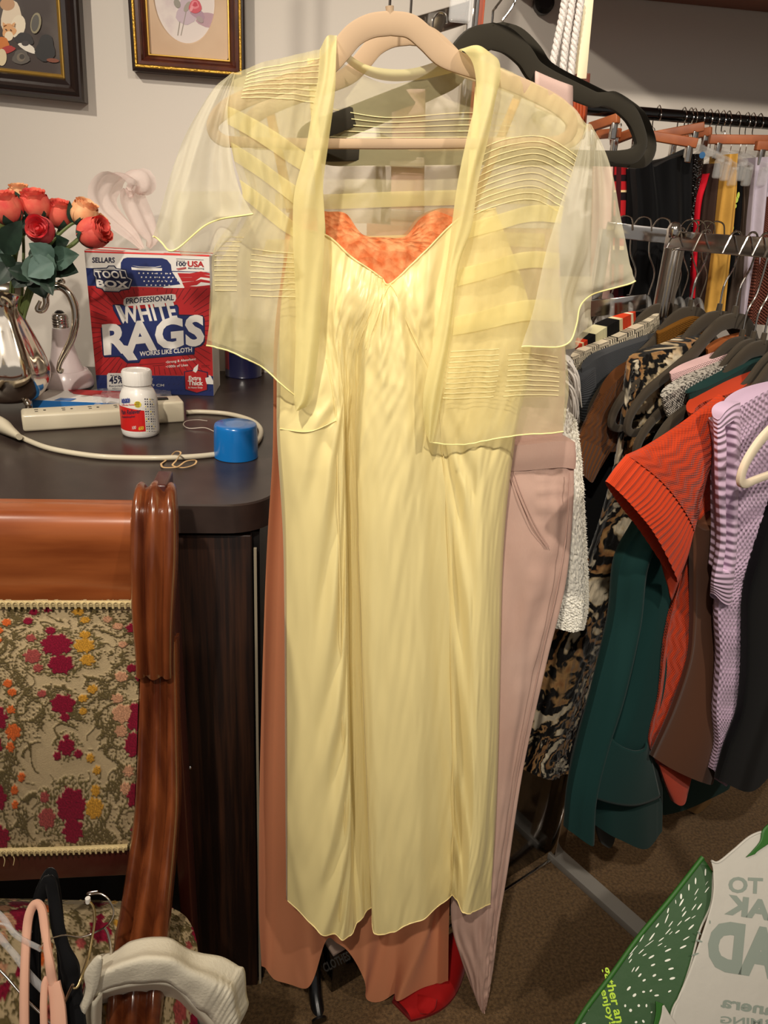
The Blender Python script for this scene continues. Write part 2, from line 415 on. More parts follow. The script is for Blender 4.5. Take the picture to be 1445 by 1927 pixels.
# frame 2 : roses in an oval mat
p0 = PY(248,136,1.765); p1 = PY(461,144,1.765)
w2, h2 = (p1.x-p0.x), .27
c2 = Vector(((p0.x+p1.x)/2, WY, (p0.z+p1.z)/2+h2/2)); rot2 = 0
fr2 = thing('picture_frame', (c2.x,WY,c2.z-h2/2), 'brown and gilt frame holding a rose print in an oval mat', 'picture')
frame_piece(fr2, c2.x, c2.z, w2, h2, 0, [(0,0),(0,.026),(.003,.029),(.006,.03)], M_f1)
frame_piece(fr2, c2.x, c2.z, w2-.011, h2-.011, 0, [(0,.029),(.002,.033),(.005,.033),(.007,.028)], M_gold, 'gilt_edge', 'bright gilt carved edge')
frame_piece(fr2, c2.x, c2.z, w2-.025, h2-.025, 0, [(0,.029),(.006,.027),(.010,.02),(.012,.021),(.016,.017),(.018,.014)], M_f2, 'inner_moulding', 'reddish brown inner moulding')
frame_piece(fr2, c2.x, c2.z, w2-.061, h2-.061, 0, [(0,.014),(.001,.016),(.003,.016),(.004,.012)], M_goldp, 'slip', 'thin gold slip')
S2 = Flat((c2.x,WY-.010,c2.z),(1,0,0),(0,0,1))
mw, mh = w2/2-.032, h2/2-.032
oc = S2.uv(346,4); orx, ory = .0605, .079
oc = (S2.uv(347,0)[0], S2.uv(347,83)[1]+ory)
def oval(k, l, n=64): return [S2.at(oc[0]+orx*k*cos(2*pi*i/n), oc[1]+ory*k*sin(2*pi*i/n), l) for i in range(n)]
mb = MB(); n = 64; outer = []
for i in range(n):
    a = 2*pi*i/n; ca, sa = cos(a), sin(a)
    k = 1e9
    if abs(ca)>1e-6: k = min(k, ((mw if ca>0 else -mw)-oc[0])/(orx*ca))
    if abs(sa)>1e-6: k = min(k, ((mh if sa>0 else -mh)-oc[1])/(ory*sa))
    outer.append(S2.at(oc[0]+orx*ca*k, oc[1]+ory*sa*k, 0))
inner = oval(1,0); inn2 = oval(.97,-.003)
mb.add(outer+inner+inn2, [(i,(i+1)%n,n+(i+1)%n,n+i) for i in range(n)]+[(n+i,n+(i+1)%n,2*n+(i+1)%n,2*n+i) for i in range(n)])
mb.build('mat_board', mat('peach_mat',(216,188,160),.85,var=(8,(204,174,146))), fr2, smooth=False, label='peach oval mat board')
pr = MB().poly(oval(1.02,-.0032)).build('print', mat('rose_print_ground',(224,212,206),.6,var=(14,(186,160,172),(1,1,1),.5,.75)), fr2, smooth=False)
pr.data.flip_normals()
am = MB(); ra = [((184,150,160),ell(392,38,22,14,18,.2,.1)),((196,176,186),ell(350,22,18,26,18,0,.12)),((172,140,156),ell(372,26,14,8,14,.4,.1)),((150,140,128),quadline((338,40),(334,66),1.6)),((160,150,140),quadline((350,20),(340,66),1.4)),((162,152,140),ell(352,12,5,11,12,.5)),((150,144,134),ell(333,6,6,9,12,-.4)),((168,150,150),ell(376,36,5,8,12,-.8)),
  ((206,86,100),ell(367,12,12,13,20,0,.05)),((226,130,140),ell(366,9,8,8,16,0,.1)),((196,66,84),ell(367,8,4.5,4.5,12,0,.15)),((232,150,158),ell(360,16,3,6,10,.4))]
amats = []
for k,(c,pp) in enumerate(ra):
    m_ = mat('paint_%d_%d_%d'%c, c, .6)
    if m_ not in amats: amats.append(m_)
    am.poly(S2.P(pp, -.0030+.0001*k), amats.index(m_))
am.build('painted_rose', amats, pr, smooth=False)
# ------------------------------------------------------------------ things on the desk
def z7(x,y): return (150+x/5.352, 440+y/5.352)
bl = PZ(183,737.5,DZ); brr = PZ(402.6,745.5,DZ)
bux = (brr-bl).normalized(); bw = (brr-bl).length
SB = Flat(bl, bux, (0,0,1))
bh = (SB.uv(162.5,472)[1]+SB.uv(395,481)[1])/2
bn = SB.n   # towards camera
bdep = .10
rag = thing('rag_box', (bl+brr)/2-bn*bdep/2, 'red and blue cardboard box of white cleaning rags on the desk', 'box')
M_card = mat('white_card', (226,222,216), .5); M_cred = mat('card_red', (176,30,34), .45); M_cblue = mat('card_blue', (28,42,98), .45)
M_cnavy = mat('card_navy', (20,26,62), .45); M_cdred = mat('card_dark_red', (104,16,22), .45); M_ctop = mat('card_top_red',(226,60,58),.5)
M_cgrey = mat('card_silver', (186,184,182), .45)
cc = bl+bux*bw/2-bn*bdep/2+Vector((0,0,bh/2))
Rb = Matrix((bux,-bn,(0,0,1))).transposed()
MB().box(cc,(bw,bdep,bh),Rb,.0015).build('carton', M_card, rag, smooth=False)
def rect(x0,y0,x1,y1,l,clampx=True):   # in z7 pixels, clamped to face
    P = []
    for (x,y) in ((x0,y1),(x1,y1),(x1,y0),(x0,y0)):
        a,b = SB.uv(*z7(x,y)); a = min(max(a,0.0005),bw-.0005); b = min(max(b,.0005),bh-.0005); P.append((a,b))
    return P
def strip(yl0,yr0,yl1,yr1,l,mi,mb):  # full width band: top y at left/right, bottom y at left/right
    a = SB.uv(*z7(100,yl0))[1]; b = SB.uv(*z7(1300,yr0))[1]; c = SB.uv(*z7(130,yl1))[1]; d = SB.uv(*z7(1340,yr1))[1]
    c = max(c,.0005); d = max(d,.0005)
    mb.add([SB.at(.0005,c,l),SB.at(bw-.0005,d,l),SB.at(bw-.0005,b,l),SB.at(.0005,a,l)],[(0,1,2,3)],None,mi)
PM = [M_cred,M_cblue,M_card,M_cdred,M_cnavy,M_ctop,M_cgrey]
pm = MB()
strip(172,212,190,230,.0005,5,pm)
strip(345,385,525,540,.0005,1,pm); strip(525,545,1420,1432,.0005,0,pm); strip(1420,1432,1700,1700,.0005,1,pm)
def zp(ps, l, mi, clip=True):
    Q = []
    for p_ in ps:
        a,b = SB.uv(*z7(*p_))
        if clip: a = min(max(a,.0005),bw-.0005); b = min(max(b,.0005),bh-.0005)
        Q.append(SB.at(a,b,l))
    pm.add(Q,[tuple(reversed(range(len(Q))))],None,mi)
zp([(412,400),(415,290),(440,250),(480,238),(830,245),(880,262),(918,310),(930,400)],.0006,1)
zp([(520,335),(600,345),(830,345),(828,372),(700,372),(525,362)],.0008,2)
zp([(525,318),(600,330),(760,334),(820,322),(820,328),(760,340),(600,336)],.0008,2)
# flag
zp([(930,383),(1312,390),(1312,545),(1040,545)],.0006,2)
for k,(a,b,c,d,e,f) in enumerate([(985,395,1130,430,1312,392),(1010,440,1150,470,1312,420),(1030,490,1170,510,1312,470)]):
    zp([(a,b),(c-20,d-32),(1220,f-14),(1312,f+4),(1312,f+26),(1220,f+16),(c+10,d+6),(a+22,b+44)],.0008,0)
zp([(850,530),(1040,505),(1180,515),(1312,505),(1312,545),(840,545)],.0007,2); zp([(1060,525),(1180,530),(1312,515),(1312,548),(1050,548)],.0009,0)
def star(x,y,r,l=.0008):
    zp([(x+(r if i%2==0 else r*.45)*sin(pi*i/5), y-(r if i%2==0 else r*.45)*cos(pi*i/5)) for i in range(10)],l,2)
for j in range(4):
    for i in range(9-j): star(598+i*45+j*26, 396+j*40+ (i*.6), 11)
    if j<3:
        for i in range(4): star(760+i*62+j*20, 380+j*36+60*0+20, 8)
# sunburst
for k in range(64):
    a = 2*pi*k/64+.03; r0, r1 = 430+60*rnd.random(), 900
    cxx, cyy = 720,960
    x0,y0 = cxx+r0*1.05*cos(a), cyy+r0*.86*sin(a); x1,y1 = cxx+r1*cos(a), cyy+r1*sin(a)
    def cl(x,y,xo,yo):
        t = 1
        for (lo,hi,v,vo) in ((95+0.06*(yo-530),1318,x,xo),(550,1418,y,yo)):
            if v<lo and vo!=v: t = min(t,(lo-vo)/(v-vo))
            if v>hi and vo!=v: t = min(t,(hi-vo)/(v-vo))
        return xo+(x-xo)*t, yo+(y-yo)*t, t
    x1,y1,t = cl(x1,y1,x0,y0)
    if t>0.03: zp(quadline((x0,y0),(x1,y1),6.5),.0007,3)
# diamond plate hint on blue bottom
for i in range(24):
    for j in range(3):
        x,y = 190+i*49+(j%2)*24, 1455+j*60
        zp(quadline((x-9,y+9),(x+9,y-9),4),.0006+.0001,4)
# banner shapes
def T(s,bl_,br_,tl_,mi,**k): ptxt(pm, s, z7(*bl_), z7(*br_), z7(*tl_), SB, mi=mi, **k)
T('SELLARS',(128,288),(352,288),(128,238),4,off=.02,lay=.0008)
zp([(130,345),(270,340),(290,318),(350,318),(372,345),(470,360),(490,430),(540,455),(505,560),(420,575),(400,590),(240,585),(225,560),(165,545),(150,440),(132,420)],.0007,4)
zp([(142,356),(275,350),(297,328),(345,328),(362,352),(462,368),(480,436),(528,460),(498,548),(412,564),(395,580),(248,574),(232,550),(176,536),(160,432),(144,412)],.0008,6)
zp([(150,364),(355,362),(455,376),(474,440),(518,465),(490,540),(184,528),(168,430),(152,408)],.0009,4)
T('TOOL',(175,440),(462,446),(155,372),2,off=.03,lay=.0011,sp=1.06)
T('BOX',(178,526),(488,546),(168,462),2,off=.04,lay=.0011,sp=1.06)
T('BRAND',(250,560),(388,564),(250,545),2,off=.02,lay=.0012)
T('100',(975,322),(1066,324),(975,282),4,off=.025,lay=.0008); T('%',(1066,300),(1082,300),(1066,288),4,lay=.0008)
T('USA',(1090,328),(1248,332),(1090,275),0,off=.035,lay=.0008)
T('Genuine',(975,278),(1060,279),(975,266),4,lay=.0008); T('Manufacturing',(1092,352),(1252,356),(1092,338),4,lay=.0008)
zp(quadline((972,252),(1248,262),3),.0008,4); zp(quadline((975,352),(1072,338),7),.0008,0); zp(quadline((985,364),(1072,348),7),.0008,0)
zp([(440,700),(445,660),(470,640),(930,605),(965,612),(972,650),(960,680),(920,692),(480,728),(450,722)],.0009,2)
T('PROFESSIONAL',(468,704),(948,666),(468,652),4,off=.022,lay=.0011)
# WHITE / RAGS with navy-blue border
zp([(330,712),(420,708),(560,760),(980,712),(998,740),(1000,812),(1240,818),(1260,860),(1262,1090),(1230,1130),(1160,1150),(1158,1215),(620,1262),(600,1300),(480,1305),(400,1240),(250,1245),(232,1220),(212,950),(235,930),(420,912),(340,770)],.0009,4)
zp([(338,722),(415,716),(560,772),(970,724),(986,742),(990,826),(1232,830),(1246,866),(1250,1084),(1222,1118),(1146,1140),(1146,1204),(612,1250),(592,1288),(488,1292),(410,1228),(256,1232),(244,1214),(224,958),(240,942),(434,924),(352,770)],.0010,1)
zp([(356,716),(405,722),(470,850),(440,905),(424,880)],.0013,2)
T('WHITE',(430,894),(982,848),(385,742),2,off=.032,lay=.0013,sp=1.08)
T('RAGS',(262,1205),(1240,1105),(242,925),2,off=.042,lay=.0015,sp=1.05)
zp([(440,1120),(500,1130),(585,1268),(490,1275),(400,1165)],.0016,2)
T('WORKS LIKE CLOTH',(608,1230),(1130,1186),(606,1186),2,off=.025,lay=.0013)
T('\u2022Strong & Absorbent',(868,1304),(1170,1270),(868,1280),2,off=.01,lay=.0009); T('\u20221000s of Uses',(868,1350),(1090,1330),(868,1326),2,off=.01,lay=.0009)
for (a,b,c,d) in ((600,1318,860,1300),(735,1330,860,1318),(1225,1325,1310,1322),(1225,1340,1300,1338)): zp(quadline((a,b),(c,d),5),.0009,3)
zp([(275,1420),(290,1402),(440,1402),(450,1575),(290,1575),(278,1550)],.0008,2)
T('Made With',(310,1432),(400,1430),(310,1418),4,lay=.001); T('45%',(300,1508),(440,1500),(300,1438),4,off=.03,lay=.001); T('Recycled',(298,1542),(430,1538),(298,1522),4,off=.01,lay=.001); T('Fibers',(330,1566),(390,1564),(330,1552),4,lay=.001)
T('200 CT',(660,1478),(740,1478),(660,1456),6,lay=.001); T('25.9 CM',(660,1536),(850,1536),(660,1512),6,lay=.001)
zp([(1050,1385),(1175,1365),(1292,1392),(1290,1575),(1180,1608),(1058,1572)],.0008,4); zp([(1060,1392),(1175,1375),(1282,1400),(1280,1568),(1180,1598),(1068,1564)],.0009,0)
zp([(1140,1382),(1150,1350),(1195,1310),(1188,1370),(1170,1398)],.0011,2)
T('Extra',(1100,1470),(1222,1472),(1100,1432),2,off=.03,lay=.0011); T('Thick',(1092,1522),(1238,1524),(1092,1478),2,off=.035,lay=.0011); T('& Heavy Duty',(1095,1555),(1238,1555),(1095,1538),2,off=.01,lay=.0011)
zp([(1265,1450),(1300,1442),(1300,1420),(1320,1430),(1348,1480),(1346,1515),(1280,1512),(1270,1480)],.0012,2)
pm.build('printed_front', PM, rag, smooth=False)
# top markings
topn = MB()
def tp(a,b): return bl+bux*(bw*a)-bn*(bdep*b)+Vector((0,0,bh+.0006))
for (a0,a1,b0,b1) in ((0.0,.30,.02,.3),(.62,1.,.0,.25),(0.02,.35,.75,.98),(.62,.98,.75,.98)): topn.add([tp(a0,b0),tp(a1,b0),tp(a1,b1),tp(a0,b1)],[(0,1,2,3)])
topn.build('printed_top', M_ctop, rag, smooth=False)
# rag pulled out of the slot
M_rag = mat('pink_tinted_rag', (246,228,222), .9, alpha=.72, trans=.4, bump=('noise',700,.3,.001))
bt = bl+bux*(bw*.5)-bn*(bdep*.5)
YR = bt.y
rg = MB()
cen = [(268,468),(248,440),(222,415),(200,390),(194,362),(212,338),(238,330),(262,336),(268,352),(258,362),(248,358),(250,380),(270,420),(286,448),(280,466)]
wid = [14,26,34,40,34,26,24,20,16,10,10,22,30,26,14]
Lp = spl([PY(x,y,YR-.01+.002*i) for i,(x,y) in enumerate(cen)],50)
wv = spl1([.004,.016,.022,.026,.030,.034,.036,.034,.030,.022,.024,.028,.026,.016,.004],50)
G = []
for i in range(50):
    T_ = (Lp[min(i+1,49)]-Lp[max(i-1,0)]).normalized(); sd = Vector((.75,.6,.15)).normalized(); sd = (sd-T_*sd.dot(T_)).normalized()
    G.append([Lp[i]+sd*wv[i]*(2*j/10-1)+T_.cross(sd)*(.005*sin(j*1.3+i*.2)) for j in range(11)])
addgrid(rg,G).build('pulled_rag', M_rag, rag, ang=180, label='pinkish white rag pulled up from the slot')
# navy tin behind, right of the box
tc_ = PZ(458,706,DZ)
tin = thing('tin_can', tc_, 'dark navy round tin behind the sleeve, right of the rag box', 'tin')
r_ = .042
MB().lathe([(.0001,0),(r_,0),(r_+.001,.002),(r_,.004),(r_,.070),(r_+.001,.073),(r_-.002,.073),(r_-.003,.069),(.0001,.069)], tc_, 40).build('can', mat('navy_tin',(26,30,72),.3,coat=.4), tin)
MB().lathe([(r_-.001,.018),(r_+.0006,.0181),(r_+.0006,.06),(r_-.001,.0601)], tc_, 12, arc=(-2.75,-2.35)).build('label', mat('tin_label',(150,50,60),.4), tin)
# PAR bulb standing on its face
bc = PZ(128,738,DZ)
bulb = thing('led_bulb', bc, 'white flood light bulb standing on its face beside the silver pitcher', 'light bulb')
M_bw = mat('white_enamel', (222,206,206), .25, coat=.5)
k_ = .0013
MB().lathe([(.0001,0.0),(.030,0),(.044,.005),(.0505,.012),(.051,.016)], bc, 40).build('lens', mat('grey_lens',(52,50,48),.3), bulb)
MB().lathe([(.051,.0155),(.053,.019),(.0525,.025),(.048,.038),(.0425,.047),(.040,.0475),(.039,.044)], bc, 40).build('rim', M_bw, bulb)
MB().lathe([(.036,.040),(.033,.052),(.0265,.070),(.022,.09),(.019,.11),(.0172,.124),(.0165,.130)], bc, 40).build('housing', M_bw, bulb)
MB().lathe([(.0172,.102),(.0166,.1301),(.0158,.1305)], bc, 40, arc=(-3.0,-1.3)).build('sticker', M_card, bulb)
MB().lathe([(.0155,.129),(.0155,.133),(.0150,.134),(.0160,.137),(.0148,.1395),(.0160,.142),(.0148,.1445),(.0160,.147),(.0148,.1495),(.0150,.152),(.0130,.156),(.009,.158)], bc, 32).build('screw_base', M_chrome, bulb)
MB().lathe([(.010,.1575),(.007,.161),(.004,.163),(.0001,.163)], bc, 24).build('contact', M_blackgloss, bulb)
# pitcher
pc = PZ(25,768,DZ)
pit = thing('pitcher', pc, 'tarnished silver pitcher with scroll handle and lobed body holding roses', 'pitcher')
prof = [(.0001,.014),(.022,.014),(.035,.016),(.048,.024),(.058,.040),(.063,.058),(.062,.075),(.056,.095),(.046,.120),(.037,.142),(.0325,.160),(.0325,.172),(.036,.184),(.041,.192),(.043,.194)]
k1 = 1.0
def pf(r,z,a):
    lob = 1+.035*cos(8*a)*max(0,min(1,(z-.03)/.05))*max(0,min(1,(.185-z)/.03))
    sp = max(0,cos(a-pi*.86))**6*max(0,(z-.15)/.045)
    return r*lob*(1+.55*sp), z+.012*sp - .006*max(0,cos(a-0))**2*max(0,(z-.17)/.02)
S_P = 1.13
pr2 = spl([Vector((r*S_P,z*S_P,0)) for r,z in prof],44)
inn = [(max(r-.003,.001),z) for r,z in reversed([(p_.x,p_.y) for p_ in pr2])][:26]
MB().lathe([(p_.x,p_.y) for p_ in pr2]+[(pr2[-1].x-.002,pr2[-1].y+.001)]+inn, pc, 72, fn=pf, cap=False).build('body', M_steel, pit, ang=60)
rimz = pc.z+.194*S_P
hy = pc.y-.0
hp = [(70,556),(72,572),(82,586),(74,588),(70,580)]
hand = [(76,566),(70,582),(80,584),(87,572),(86,556),(92,546),(104,540),(118,542),(132,556),(141,580),(142,606),(136,634),(124,660),(114,680),(110,696),(115,700),(118,694)]
MB().tube(spl([PY(x,y,hy+.0) for x,y in hand],70), spl1([.003,.0045,.005,.0055,.006,.006,.006,.0065,.007,.0072,.007,.0065,.006,.005,.004,.0035,.0025],70), 12, N=AW, ratio=.9).build('handle', M_steel, pit)
MB().tube(spl([PY(x,y,hy) for x,y in ((84,545),(96,532),(110,530),(118,528),(121,534))],20), spl1([.002,.003,.003,.004,.002],20), 10).build('thumb_rest', M_steel, pit)
for a in (-2.1,-.75,.9,2.5):
    q = pc+Vector((cos(a)*.05,sin(a)*.05,0))
    MB().tube(spl([q+Vector((cos(a)*-.004,sin(a)*-.004,.028)),q+Vector((cos(a)*.006,sin(a)*.006,.016)),q+Vector((0,0,.006)),q+Vector((cos(a)*.006,sin(a)*.006,.001))],14), spl1([.007,.006,.004,.006],14), 10).build('foot', M_steel, pit)
# roses -----------------------------------------------------------------
M_stem = mat('rose_stem', (96,110,58), .6); M_leaf = mat('rose_leaf', (34,58,44), .55, var=(40,(66,92,80)), bump=('noise',90,.2,.002)); M_leaf2 = mat('rose_leaf_dark', (18,36,26), .5, var=(40,(30,52,38)))
M_leaf3 = mat('rose_leaf_pale',(86,112,104),.6,var=(40,(66,92,82)))
M_coral = mat('coral_petal', (232,74,72), .7, var=(45,(240,124,98)), subs=.15); M_pink = mat('pink_petal', (226,62,80), .7, var=(50,(236,106,104)), subs=.15)
M_peach = mat('peach_petal', (240,160,110), .7, var=(50,(246,190,140)), subs=.15); M_redp = mat('deep_coral_petal',(222,70,66),.7,var=(45,(232,104,84)),subs=.15)
def bloom(c, ax, r, seed):
    R = Vector((0,0,1)).rotation_difference(ax).to_matrix(); mb = MB(); rr = random.Random(seed)
    layers = [(1.0,4,115,-.95,.62),(.93,5,95,-.8,.80),(.80,4,110,-.5,.90),(.62,4,120,-.2,.96),(.44,3,150,0,.99),(.26,3,170,.2,1.0)]
    for li,(k,n,span,z0,z1) in enumerate(layers):
        for p_ in range(n):
            a0 = 2*pi*(p_/n)+li*.9+rr.random()*.5; G = []; sp = math.radians(span); tilt = rr.uniform(-.04,.06)
            for j in range(9):
                v = j/8; z = z0+(z1-z0)*v + 0
                rad = k*sqrt(max(0.02,1-(z*.95)**2)) if li<2 else k*(.80+.2*v)
                if li<2: rad = max(rad, k*.62*(v>.5))
                row = []
                for i in range(9):
                    u = i/8-.5; edge = 1-(2*abs(u))**4
                    zz = z - (1-edge)*.22*v + .03*sin(i*2+seed)
                    rad2 = rad*(1+ .05*v*v*cos(u*6) + tilt*v + (.06 if j==8 else 0)) + .04*u
                    a = a0+u*sp
                    row.append(c+R@Vector((cos(a)*rad2*r, sin(a)*rad2*r, zz*r*1.05)))
                G.append(row)
            addgrid(mb, G)
    mb.lathe([(.0001,-.98*r),(.4*r,-.88*r),(.78*r,-.5*r),(.8*r,0),(.6*r,.3*r),(.0001,.5*r)], c, 16, axis=ax)
    return mb
def leaf(mb, p, d, up, L_, w, curl=.15):
    d = d.normalized(); s = d.cross(up).normalized(); n_ = s.cross(d); G = []
    for j in range(13):
        v = j/12; ww = w*sin(pi*v**.8)**.9*(1+.06*(j%2))
        G.append([p+d*(L_*v)+s*(ww*(i/4-1))+n_*(-curl*L_*v*v+abs(i/4-1)*ww*.35) for i in range(9)])
    return addgrid(mb, G)
def rose(px, py, Y, rpx, m, label, look, stemto, leaves=(), seed=1, name='rose'):
    c = PY(px,py,Y); depth = (c-O).length*.98; r = rpx*depth/FPX
    ax = Vector(look).normalized()
    t = thing(name, c-Vector((0,0,r)), label, 'rose', 'artificial roses in the silver pitcher')
    blm = bloom(c, ax, r, seed).build('bloom', m, t, ang=70)
    se = MB()
    for k in range(5):
        a = 2*pi*k/5+seed; R = Vector((0,0,1)).rotation_difference(ax).to_matrix(); G = []
        for j in range(8):
            v = j/7; th = pi-.12-v*1.35; rad = r*1.06; w = .34*sin(pi*min(v*.8+.2,1))+.02
            G.append([c+R@Vector((cos(a+uu*w/max(sin(th),.25)*1.0)*sin(th)*rad, sin(a+uu*w/max(sin(th),.25))*sin(th)*rad, cos(th)*rad*1.05)) for uu in (-1,-.5,0,.5,1)])
        addgrid(se, G)
    se.lathe([(.0001,-r*1.25),(r*.18,-r*1.2),(r*.3,-r*1.02),(r*.45,-r*.93),(.0001,-r*.8)], c, 12, axis=ax)
    se.build('sepals', M_leaf, blm, ang=180)
    base = c-ax*r*1.1
    P = [base]+[PY(x,y,Yq) for x,y,Yq in stemto]
    P.append(pc+Vector((rnd.uniform(-.015,.015),rnd.uniform(-.015,.015),.06)))
    stem_ = MB().tube(spl(P,24), .0026, 7).build('stem', M_stem, t)
    for (x,y,dx,dy,L_,w,mm,dz) in leaves:
        p_ = PY(x,y,Y+dz); q_ = PY(x+dx,y+dy,Y+dz-.02); d_ = q_-p_
        leaf(MB(), p_, d_, Vector((.1,-.9,.35)), d_.length, w*d_.length, .12).build('leaf', [M_leaf,M_leaf2,M_leaf3][mm], stem_, ang=180)
Yp = pc.y
rim = [(x,556) for x in range(0,80)]
rose(12,392,Yp-.03,24,M_coral,'coral rose at the frame edge, largest on the left',(-.15,-.3,1),[(18,440,Yp-.02),(26,500,Yp)],[(0,470,-30,-50,1,.3,0,0),(8,478,28,-62,1,.3,1,0),(28,500,-28,-22,1,.3,1,0)],1)
rose(37,368,Yp+.05,17,M_peach,'small pale peach rose behind the two tallest coral ones',(0,-.2,1),[(42,420,Yp+.03),(44,500,Yp)],[(44,398,-16,-36,1,.35,0,-.02)],2)
rose(66,386,Yp,23,M_coral,'tall upright coral rose, second from the frame edge',(.0,-.3,1),[(46,440,Yp),(28,500,Yp)],[(50,440,14,-40,1,.3,0,0),(52,410,16,46,1,.3,0,-.01),(30,470,-32,-38,1,.3,0,.01)],3)
rose(112,403,Yp+.02,21,M_redp,'deep coral rose with petals pinched at the top',(.12,-.25,1),[(96,460,Yp+.02),(60,520,Yp)],[(98,450,-30,34,1,.35,1,0)],4)
rose(76,433,Yp-.06,22,M_pink,'round pink rose facing the camera with spiral petals',(0,-.95,.3),[(78,470,Yp-.02),(60,520,Yp)],[(56,470,34,14,1,.35,1,0),(58,478,40,64,1,.42,0,-.01),(62,520,-46,-14,1,.35,1,0)],5)
rose(158,401,Yp+.01,21,M_peach,'pale peach rose on a long leaning stem',(.45,-.2,1),[(134,422,Yp+.01),(90,466,Yp),(60,530,Yp)],[(136,420,-6,-40,.9,.16,0,0),(96,470,30,-18,1,.42,1,0)],6)
rose(186,422,Yp+.05,15,M_peach,'half hidden small peach rose behind the lowest right one',(.7,0,.7),[(140,455,Yp+.02),(70,530,Yp)],[],7)
rose(175,438,Yp-.03,25,M_redp,'wide coral rose drooping to the right over the box',(.85,-.35,.35),[(136,462,Yp-.02),(100,484,Yp-.01),(60,540,Yp)],[(96,494,48,-16,1,.36,0,-.02),(96,498,48,12,1,.4,1,-.01),(100,492,-44,-34,1,.4,2,-.04),(100,494,-48,24,1,.45,2,-.05),(84,520,14,34,1,.3,1,-.05)],8)
rose(2,424,Yp+.01,15,mat('bud_green',(140,150,84),.6),'small unopened green bud at the frame edge under the coral roses',(-.2,-.2,1),[(12,460,Yp),(22,520,Yp)],[(4,470,-10,40,1,.5,2,0),(30,500,30,30,1,.4,1,-.03),(60,500,-36,40,1,.45,1,-.03),(64,510,20,50,1,.4,1,-.03),(20,496,-30,40,1,.4,1,-.03),(66,530,40,12,1,.12,1,-.03)],9,'rose_bud')
# pill bottle
pb = PZ(265,826,DZ); pbc = pb+Vector((0,.030,0)); pbc.x = PY(264,800,pbc.y).x
bot = thing('pill_bottle', pbc, 'white plastic pill bottle with red and white label and ribbed cap', 'bottle')
wpx = (PY(299,780,pbc.y)-PY(227,780,pbc.y)).length/2; rb = wpx*.98
zt = PY(264,728,pbc.y-.02).z-DZ; zc = PY(264,700,pbc.y-rb*.75).z-DZ
M_pw = mat('white_hdpe',(232,228,222),.35,coat=.2)
sh_ = zt-.012
MB().lathe([(.0001,0),(rb*.9,0),(rb*.98,.003),(rb,.008),(rb,sh_-.016),(rb*.96,sh_-.006),(rb*.82,sh_+.004),(rb*.72,sh_+.008),(rb*.70,zt+.006),(.0001,zt+.006)], pbc, 48).build('bottle_body', M_pw, bot, ang=60)
cr_ = rb*.76; zc0 = zt+.001; zc1 = zc0+.0235
MB().lathe([(.0001,zc0),(cr_*1.02,zc0),(cr_*1.02,zc1-.003),(cr_*.95,zc1),(cr_*.7,zc1),(cr_*.68,zc1-.001),(.0001,zc1-.001)], pbc, 144, fn=lambda r,z,a:(r*(1+.018*(1 if (int(a/(2*pi)*144)%3)==0 else 0)*(zc0+.002<z<zc1-.002)) if r>cr_ else r,z), cap=False).build('cap', M_pw, bot, ang=50)
class Cyl:
    def __init__(s,c,r): s.c=Vector(c); s.r=r
    def uv(s,px,py):
        r=ray(px,py); o=O-s.c; a=r.x**2+r.y**2; b=2*(o.x*r.x+o.y*r.y); c=o.x**2+o.y**2-s.r**2; D=max(b*b-4*a*c,0)
        t=(-b-sqrt(D))/(2*a); p_=O+r*t-s.c; return (atan2(p_.x,-p_.y)*s.r, p_.z)
    def at(s,a,b,l=0): th=a/s.r; return s.c+Vector((sin(th)*(s.r+l),-cos(th)*(s.r+l),b))
SBt = Cyl(pbc, rb)
lb = MB(); LM = [M_card,mat('label_red',(204,32,30),.4),mat('label_ink',(40,40,60),.5),mat('label_yellow',(226,206,60),.5),mat('label_blue',(40,60,140),.5)]
def cylrect(a0,a1,b0,b1,l,mi,n=16):
    P_=[]; 
    for i in range(n+1): a=a0+(a1-a0)*i/n; P_+= [SBt.at(a,b0,l),SBt.at(a,b1,l)]
    lb.add(P_,[(2*i,2*i+2,2*i+3,2*i+1) for i in range(n)],None,mi)
ztop = SBt.uv(264,740)[1]; z0_ = .009
aR = rb*2.6
cylrect(-aR,aR,z0_,sh_-.02,.0003,0,60)
xa = lambda x,y: SBt.uv(x,y)[0]
a0,a1 = xa(229,780), xa(272,780)
zr = SBt.uv(250,772)[1]; zb_ = SBt.uv(250,812)[1]
n=14; P_=[]
for i in range(n+1):
    u=i/n; a=-aR*.72+(a1+aR*.72)*u; P_+=[SBt.at(a,zb_,.0005),SBt.at(a,zr+.0045*sin(u*pi*.9+.3)-.001*u,.0005)]
lb.add(P_,[(2*i,2*i+2,2*i+3,2*i+1) for i in range(n)],None,1)
def BT(s,bl_,br_,tl_,mi,**k): ptxt(lb,s,bl_,br_,tl_,SBt,mi=mi,lay=.0008,**k)
BT('equate',(229.5,758),(244,757),(229.5,749),4,off=.03); BT('Pain Reliever',(229.5,779),(264,777),(229.5,771),2,off=.02)
BT('Acetaminophen',(230,786),(254,785),(230,782),2); BT('Extended Release',(230,763),(256,762),(230,760),1)
BT('100',(249,808),(256,807),(249,802),0); BT('650',(261,809),(270,808),(261,803),3,off=.03)
for (x,y) in ((259,761),): 
    a,b=SBt.uv(x,y); lb.add([SBt.at(a+.0055*cos(2*pi*i/20),b+.0055*sin(2*pi*i/20),.0006) for i in range(20)],[tuple(range(20))],None,3)
for k in range(5):
    a,b=SBt.uv(255,757+k*2); cylrect(a,a+.0062,b-.0002,b+.0003,.0009,2,3)
